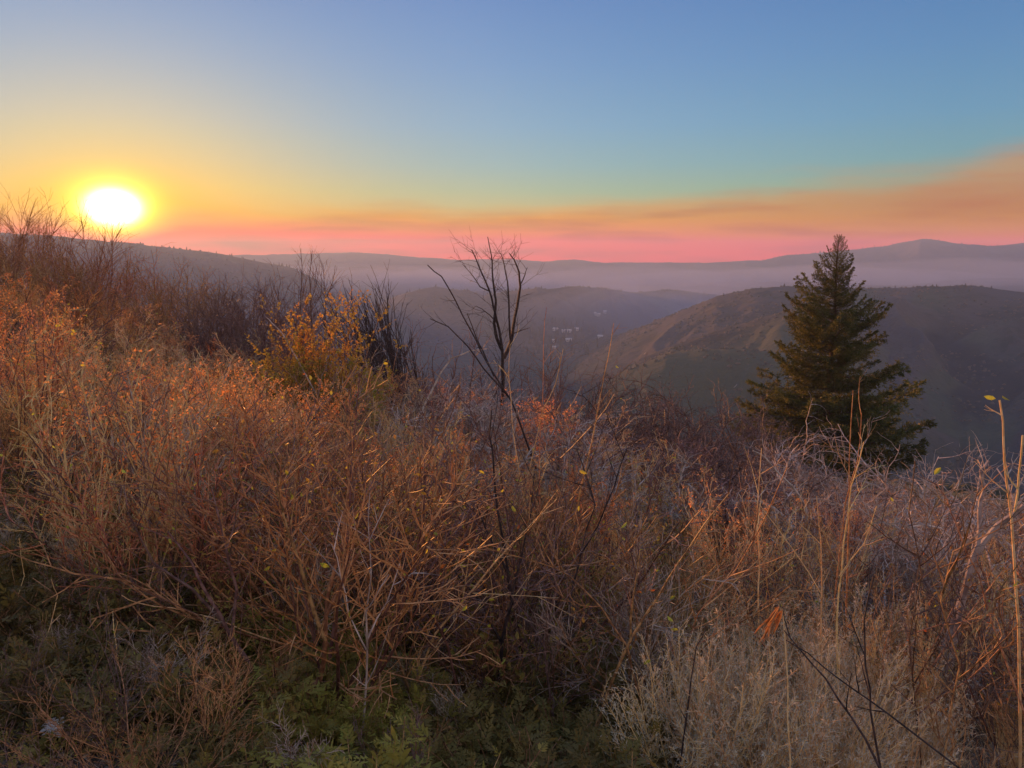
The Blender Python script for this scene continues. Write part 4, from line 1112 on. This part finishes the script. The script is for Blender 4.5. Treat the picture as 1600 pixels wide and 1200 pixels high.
# withered orange leaves hanging on a stalk
def withered():
    r = random.Random(3); F = MB(); S = MB()
    d = px_dir(1235, 950); k = 2.7 / math.hypot(d.x, d.y); top = d * k
    zb = gz(top.x, top.y)
    e = bpy.data.objects.new('withered_stalk', None); e.location = (top.x, top.y, zb); COL.objects.link(e)
    tag(e, 'bunch of withered orange leaves hanging on a tan stalk above the sage', 'stalk')
    t = top - e.location
    pts = grow(r, Vector((0.02, 0, -0.05)), Vector((0.12, 0, 1)), t.z, 7, 0.10); S.tube(pts, taper(0.0035, 0.002, len(pts)), 4)
    link('stem', S.mesh('stem', MP['tantwig']), e)
    for i in range(15):
        F.leaf(pts[-1] + rv(r, 0.014) + Vector((-0.01 * (i % 4), 0, -0.012 * (i % 4))), Vector((-0.5, 0, -1)) + rv(r, 0.22), rv(r), r.uniform(0.06, 0.13), 0.009, 1.2)
    link('foliage', F.mesh('foliage', plant_mat('withered_orange_leaf', (0.44, 0.20, 0.07), (0.36, 0.20, 0.10), 0.6, 0.4)), e)
withered()

# ------------------------------------------------------------ dry grass, right
gr = random.Random(19)
for x, y, z in scatter(75, 10, 42, 2.5, 6.5, 0.42, gr, 1.0, lambda x, y, a, r: not (a < 25 and r < 3.4), []):
    place(gr.choice(TUSS), (x, y, z), gr.uniform(0, 6), gr.uniform(0.6, 1.05), 'tangled tuft of dry orange grass on the right side', 'grass tuft', 'dry grass tufts on the right')
for x, y, z in scatter(20, -41, -8, 3.4, 7.5, 0.6, gr, 1.0, lambda x, y, a, r: r > front_edge(a) - 1.6, []):
    place(gr.choice(TUSS), (x, y, z), gr.uniform(0, 6), gr.uniform(0.3, 0.6), 'thin dry grass tuft at the edge of the dark herbs', 'grass tuft', 'thin grass tufts by the herbs')

# ------------------------------------------------------------ leafy herbs, lower left and along the bottom
def herb(seed, m='fern'):
    r = random.Random(seed); S, F = MB(), MB()
    for i in range(34):
        a = r.uniform(0, 6.283); tl = 0.15 + 1.0 * r.random()
        d = Vector((math.cos(a) * math.sin(tl), math.sin(a) * math.sin(tl), math.cos(tl)))
        stem_ = grow(r, Vector((r.uniform(-.12, .12), r.uniform(-.12, .12), -0.01)), d, r.uniform(0.06, 0.26), 4, 0.2, 0.05)
        S.tube(stem_, taper(0.0018, 0.001, 5), 3)
        for q in range(5):
            p0, d0 = along(stem_, 0.35 + 0.65 * (q + r.random()) / 5)
            L = r.uniform(0.035, 0.085)
            pts = grow(r, p0, tilt(r, d0, r.uniform(0.5, 1.3)), L, 4, 0.18, -0.12)
            for k in range(6):
                p, dd = along(pts, 0.15 + 0.8 * k / 6)
                sd = dd.cross(Vector((0, 0, 1)) + rv(r, 0.3))
                if sd.length < 0.01: sd = Vector((1, 0, 0))
                sd.normalize(); pl = L * (0.42 - 0.05 * k) * r.uniform(0.7, 1.2)
                for sg in (-1, 1):
                    v = (sd * sg + dd * 0.8 + Vector((0, 0, r.uniform(-.4, .25)))).normalized()
                    F.dia(p, v * pl, dd * pl * 0.24)
            F.dia(pts[-2], (pts[-1] - pts[-2]) * 1.8, rv(r).normalized() * L * 0.08)
    return proto('leafy_herb', [('stem_cluster', S.mesh('stem_cluster', MP['brntwig'])), ('frond', F.mesh('frond', MP[m]))])
HERB = [herb(600 + i) for i in range(4)]
HERB2 = [herb(610 + i, 'herb2') for i in range(2)]
hr = random.Random(8)
okh = lambda x, y, a, r: (a < 12 and r < front_edge(a) + 1.3) and not (a < -25 and r < 2.9)
for x, y, z in scatter(290, -42, 12, 1.75, 7.5, 0.22, hr, 1.0, okh, []):
    a = math.degrees(math.atan2(x, y)); r_ = math.hypot(x, y)
    zone = 'dark leafy herb in the shade on the left, beside the leaf litter' if a < -20 else ('yellow green leafy herb at the bottom left of the middle' if a < -8 else 'dark leafy herb at the bottom under the bare stems')
    place(hr.choice(HERB2 if zone[0] == 'y' else HERB), (x, y, z), hr.uniform(0, 6), hr.uniform(0.7, 1.5), zone, 'herb', {'d': 'dark herbs', 'y': 'yellow green herbs'}[zone[0]] + (' left' if a < -20 else ' bottom'), (hr.uniform(-.2, .2), hr.uniform(-.2, .2)))

# ------------------------------------------------------------ leaf litter, lower left
def oak_leaf_mesh(seed, name='dry_leaf', m='oakleaf'):
    r = random.Random(seed); n = 15; v = []; f = []
    for i in range(n):
        t = i / (n - 1)
        w = 0.30 * math.sin(math.pi * min(1, t * 0.95 + 0.04)) ** 0.7 * (1.0 + 0.42 * math.sin(t * 22 + seed)) + 0.008
        cz = 0.22 * math.sin(t * 2.6 + seed) + 0.05 * math.sin(t * 11)
        for s in (-1, -0.5, 0, 0.5, 1):
            v.append((t - 0.5, s * w, cz * 0.5 + 0.22 * abs(s) ** 1.5 * (0.5 + 0.6 * math.sin(t * 4 + seed * 2)) + 0.02 * r.random()))
    for i in range(n - 1):
        for j in range(4):
            a = i * 5 + j; f.append((a, a + 1, a + 6, a + 5))
    me = bpy.data.meshes.new(name); me.from_pydata(v, [], f); me.materials.append(MP[m]); me.update()
    return me
LM = [oak_leaf_mesh(i) for i in range(4)]
lr = random.Random(4)
def lay(name, me, px, py, size, label, cat, up=0.02):
    p = ground_hit(px, py); o = link(name, me)
    o.location = (p.x, p.y, gz(p.x, p.y) + up); o.scale = (size,) * 3
    o.rotation_euler = (lr.uniform(-.5, .5), lr.uniform(-.4, .4), lr.uniform(0, 6.28)); tag(o, label, cat)
lay('dry_leaf', oak_leaf_mesh(7, m='paleleaf'), 88, 1172, 0.11, 'bleached almost white lobed leaf lying in the litter at the bottom left', 'leaf', 0.08)
for (px, py, s, lb) in [(180, 1085, 0.10, 'curled grey brown leaf between the litter and the yellow green herbs'), (55, 1100, 0.10, 'folded brown leaf left of the litter twigs'), (200, 1150, 0.12, 'large lobed grey leaf at the foot of the yellow green herbs'),
                        (140, 1165, 0.10, 'lobed grey brown leaf right of the bleached one'), (30, 1060, 0.08, 'small curled tan leaf at the left edge'), (250, 1180, 0.10, 'brown leaf half under the herbs at the bottom'), (120, 1120, 0.08, 'tan leaf above the bleached one')]:
    lay('dry_leaf', LM[int(px) % 4], px, py, s, lb, 'leaf', 0.04)
def litter():
    F = MB(); r = random.Random(12)
    for x, y, z in scatter(3800, -44, 44, 1.4, 7.0, 0.012, r, 1.25, None, []) if False else []: pass
    n = 14000
    A_ = np.array([R(r.uniform(-46, 46)) for _ in range(n)]); Rr = np.array([math.sqrt(r.uniform(1.5, 50)) for _ in range(n)])
    X = Rr * np.sin(A_); Y = Rr * np.cos(A_); Z = height(X, Y)
    for x, y, z in zip(X, Y, Z):
        p = Vector((float(x), float(y), float(z) + r.uniform(0.0, 0.035)))
        L = r.uniform(0.012, 0.05)
        F.leaf(p, (rv(r) * Vector((1, 1, 0.35))).normalized(), (Vector((0, 0, 1)) + rv(r, 0.6)), L, L * r.uniform(0.3, 0.7), r.uniform(-0.5, 0.9))
    for x, y, z in list(zip(X, Y, Z))[:2200]:
        d = (rv(r) * Vector((1, 1, 0.25))).normalized(); p = Vector((float(x) + r.uniform(-.1, .1), float(y), float(z) + 0.015))
        F.tube(grow(r, p, d, r.uniform(0.05, 0.28), 3, 0.15), taper(0.002, 0.001, 4), 3)
    o = link('leaf_litter', F.mesh('leaf_litter', MP['oakleaf'])); tag(o, 'dry brown leaf litter and twig scraps on the bare ground', 'litter', kind='stuff')
litter()

# ------------------------------------------------------------ scrub on the hills, valley trees, valley houses
def far_scrub():
    r = np.random.RandomState(6)
    v = []; f = []
    def blobs(n, r0, r1, s0, s1, az0=-40, az1=40, cone=False, keep=None):
        a = np.radians(r.uniform(az0, az1, n)); rr = np.sqrt(r.uniform(r0 * r0, r1 * r1, n))
        x = rr * np.sin(a); y = rr * np.cos(a)
        den = fbm(x * 0.012, y * 0.012, 3, 50) + 0.4 * fbm(x * 0.05, y * 0.05, 2, 51)
        k = den > -0.08 if keep is None else keep(x, y)
        x, y = x[k], y[k]; z = height(x, y)
        s = r.uniform(s0, s1, len(x))
        h = s * (r.uniform(1.6, 2.6, len(x)) if cone else r.uniform(0.55, 0.95, len(x)))
        return np.stack([x, y, z, s, h], 1)
    allb = [blobs(5200, 42, 200, 0.5, 1.3), blobs(22000, 200, 1150, 0.6, 1.9), blobs(9000, 1000, 2400, 1.5, 3.5)]
    B = np.concatenate(allb)
    ang = np.linspace(0, 2 * np.pi, 6)[:-1]
    n = len(B)
    base = np.stack([np.cos(ang), np.sin(ang), np.zeros(5)], 1)
    V = np.zeros((n, 11, 3))
    for ring, (rr_, hh) in enumerate([(1.0, 0.25), (0.72, 0.75)]):
        jit = r.uniform(0.6, 1.25, (n, 5))
        for k in range(5):
            V[:, ring * 5 + k, 0] = B[:, 0] + base[k, 0] * rr_ * B[:, 3] * jit[:, k]
            V[:, ring * 5 + k, 1] = B[:, 1] + base[k, 1] * rr_ * B[:, 3] * jit[:, k]
            V[:, ring * 5 + k, 2] = B[:, 2] + (hh - 0.35 * (ring == 0)) * B[:, 4] * (1 if ring == 0 else jit[:, k])
    V[:, 10, 0] = B[:, 0]; V[:, 10, 1] = B[:, 1]; V[:, 10, 2] = B[:, 2] + B[:, 4]
    fa = []
    for k in range(5):
        j = (k + 1) % 5
        fa += [(k, j, 5 + j), (k, 5 + j, 5 + k), (5 + k, 5 + j, 10)]
    Fa = (np.array(fa)[None] + (np.arange(n) * 11)[:, None, None]).reshape(-1, 3)
    me = bpy.data.meshes.new('hill_scrub')
    me.vertices.add(n * 11); me.vertices.foreach_set('co', V.ravel())
    me.loops.add(Fa.size); me.loops.foreach_set('vertex_index', Fa.ravel().astype(np.int32))
    me.polygons.add(len(Fa)); me.polygons.foreach_set('loop_start', (np.arange(len(Fa)) * 3).astype(np.int32))
    me.update(calc_edges=True)
    me.materials.append(plant_mat('far_scrub_leaf', (0.05, 0.055, 0.03), (0.11, 0.085, 0.05), 0.9, 0.0, 0.05, 0.0))
    o = link('hill_scrub', me); tag(o, 'low dark chaparral scrub covering the hillsides below', 'scrub', kind='stuff')
    print('scrub', n)
far_scrub()
def far_cone(x, y, z, h, w, mb, r):
    b = len(mb.v); n = 6
    for k in range(4):
        zz = z + h * (0.08 + 0.23 * k); ww = w * (1 - 0.22 * k)
        for j in range(n):
            a = j / n * 6.283 + k; q = ww * r.uniform(0.65, 1.15)
            mb.v.append((x + math.cos(a) * q, y + math.sin(a) * q, zz))
    mb.v.append((x, y, z + h))
    for k in range(3):
        for j in range(n): mb.f.append((b + k * n + j, b + k * n + (j + 1) % n, b + (k + 1) * n + (j + 1) % n, b + (k + 1) * n + j))
    for j in range(n): mb.f.append((b + 3 * n + j, b + 3 * n + (j + 1) % n, b + 4 * n))
tm = plant_mat('far_tree_leaf', (0.03, 0.036, 0.02), (0.05, 0.05, 0.03), 0.9)
def valley_wood():
    r = random.Random(44); mb = MB()
    pts = []
    for i in range(150):
        px = r.gauss(850, 45); py = r.uniform(505, 556)
        p = ground_hit_far(px, py); pts.append((p, r.uniform(7, 13)))
    for i in range(60):
        p = ground_hit_far(r.uniform(400, 470), 0, ridge=True) if False else None
    for p, h in pts: far_cone(p.x, p.y, gz(p.x, p.y) - 0.5, h, h * 0.22, mb, r)
    o = link('valley_wood', mb.mesh('valley_wood', tm)); tag(o, 'dark belt of trees on the valley floor round the pale buildings', 'wood', kind='stuff')
def ground_hit_far(px, py, **k):
    d = px_dir(px, py)
    ts = np.geomspace(400, 7000, 900); X = d.x * ts; Y = d.y * ts; Z = d.z * ts; H = height(X, Y)
    i = np.argmax(Z <= H); t = ts[i] if Z[i] <= H[i] else 2300.0
    return d * float(t)
valley_wood()
def ridge_trees():
    r = random.Random(71); mb = MB()
    for px0, px1, r0, r1, n, h0, h1 in [(170, 470, 1100, 2300, 45, 2.5, 6), (860, 1240, 600, 1400, 26, 1.2, 3), (1380, 1620, 600, 1400, 26, 1.2, 3), (1180, 1640, 2900, 4000, 50, 3, 7), (620, 980, 1250, 1800, 40, 2, 5)]:
        for _ in range(n):
            px = r.uniform(px0, px1); a = px_azel(px, 420)[0]
            rr_ = np.linspace(r0, r1, 260); X = rr_ * math.sin(a); Y = rr_ * math.cos(a); H = height(X, Y)
            i = int(np.argmax(H / rr_)); i = max(0, min(259, i + r.randint(-3, 3)))
            h = r.uniform(h0, h1) * (1.0 if r.random() < 0.7 else 1.5)
            far_cone(float(X[i]), float(Y[i]), float(H[i]) - 0.5, h, h * r.uniform(0.2, 0.45), mb, r)
    o = link('ridge_wood', mb.mesh('ridge_wood', tm)); tag(o, 'scattered small trees standing along the crests of the hazy ridges', 'wood', kind='stuff')
ridge_trees()
M_WALL = mat('pale_wall')[0:3]
b_ = nd(M_WALL[1], 'ShaderNodeBsdfPrincipled', {'Base Color': c4(0.45, 0.43, 0.41), 'Roughness': 0.8}); M_WALL[1].links.new(b_.outputs[0], M_WALL[2].inputs[0])
M_ROOF = mat('pale_metal_roof')[0:3]
b_ = nd(M_ROOF[1], 'ShaderNodeBsdfPrincipled', {'Base Color': c4(0.45, 0.42, 0.40), 'Roughness': 0.5}); M_ROOF[1].links.new(b_.outputs[0], M_ROOF[2].inputs[0])
for k, (px, py, w, dpt, lb) in enumerate([
    (868, 517, 30, 12, 'long pale shed on the valley floor, leftmost of the upper row'), (885, 519, 38, 14, 'long pale shed in the middle of the upper row in the valley'),
    (900, 518, 26, 12, 'pale shed at the right end of the upper row in the valley'), (865, 534, 14, 10, 'small white house on the valley floor, left of the lower row'),
    (888, 533, 22, 11, 'pale building in the middle of the lower row in the valley'), (866, 545, 12, 10, 'small white house nearest to us on the valley floor'),
    (938, 528, 26, 12, 'pale building standing apart on the right of the valley floor'), (935, 494, 12, 9, 'tiny white house on the slope beyond the valley, lower'),
    (945, 489, 12, 9, 'tiny white house on the slope beyond the valley, upper right'), (930, 492, 10, 8, 'tiny white house on the slope beyond the valley, leftmost')]):
    p = ground_hit_far(px, py); z = gz(p.x, p.y)
    e = bpy.data.objects.new('farm_building', None); e.location = (p.x, p.y, z); e.rotation_euler = (0, 0, (k * 0.7) % 1.0 - 0.5); COL.objects.link(e)
    tag(e, lb, 'building')
    hgt = 2.6; w *= 0.33 * (0.7 + 0.6 * ((k * 37) % 10) / 10); dpt *= 0.5
    W = MB(); W.v = [(sx * w / 2, sy * dpt / 2, zz) for zz in (-1, hgt) for sx, sy in ((-1, -1), (1, -1), (1, 1), (-1, 1))] + [(-w / 2, 0, hgt + 1.6), (w / 2, 0, hgt + 1.6)]
    W.f = [(0, 1, 5, 4), (1, 2, 6, 5), (2, 3, 7, 6), (3, 0, 4, 7), (4, 8, 7), (5, 6, 9)]
    link('wall', W.mesh('wall', M_WALL[0]), e)
    Rf = MB(); o_ = 0.6
    Rf.v = [(-w / 2 - o_, -dpt / 2 - o_, hgt - .3), (w / 2 + o_, -dpt / 2 - o_, hgt - .3), (w / 2 + o_, 0, hgt + 1.7), (-w / 2 - o_, 0, hgt + 1.7), (w / 2 + o_, dpt / 2 + o_, hgt - .3), (-w / 2 - o_, dpt / 2 + o_, hgt - .3)]
    Rf.f = [(0, 1, 2, 3), (3, 2, 4, 5)]
    link('roof', Rf.mesh('roof', M_ROOF[0]), e)
    for s in (-0.25, 0.25):
        D_ = MB(); D_.v = [(s * w - 0.6, -dpt / 2 - 0.1, 0.8), (s * w + 0.6, -dpt / 2 - 0.1, 0.8), (s * w + 0.6, -dpt / 2 - 0.1, 1.9), (s * w - 0.6, -dpt / 2 - 0.1, 1.9)]; D_.f = [(0, 1, 2, 3)]
        link('window', D_.mesh('window', MP['charred']), e)
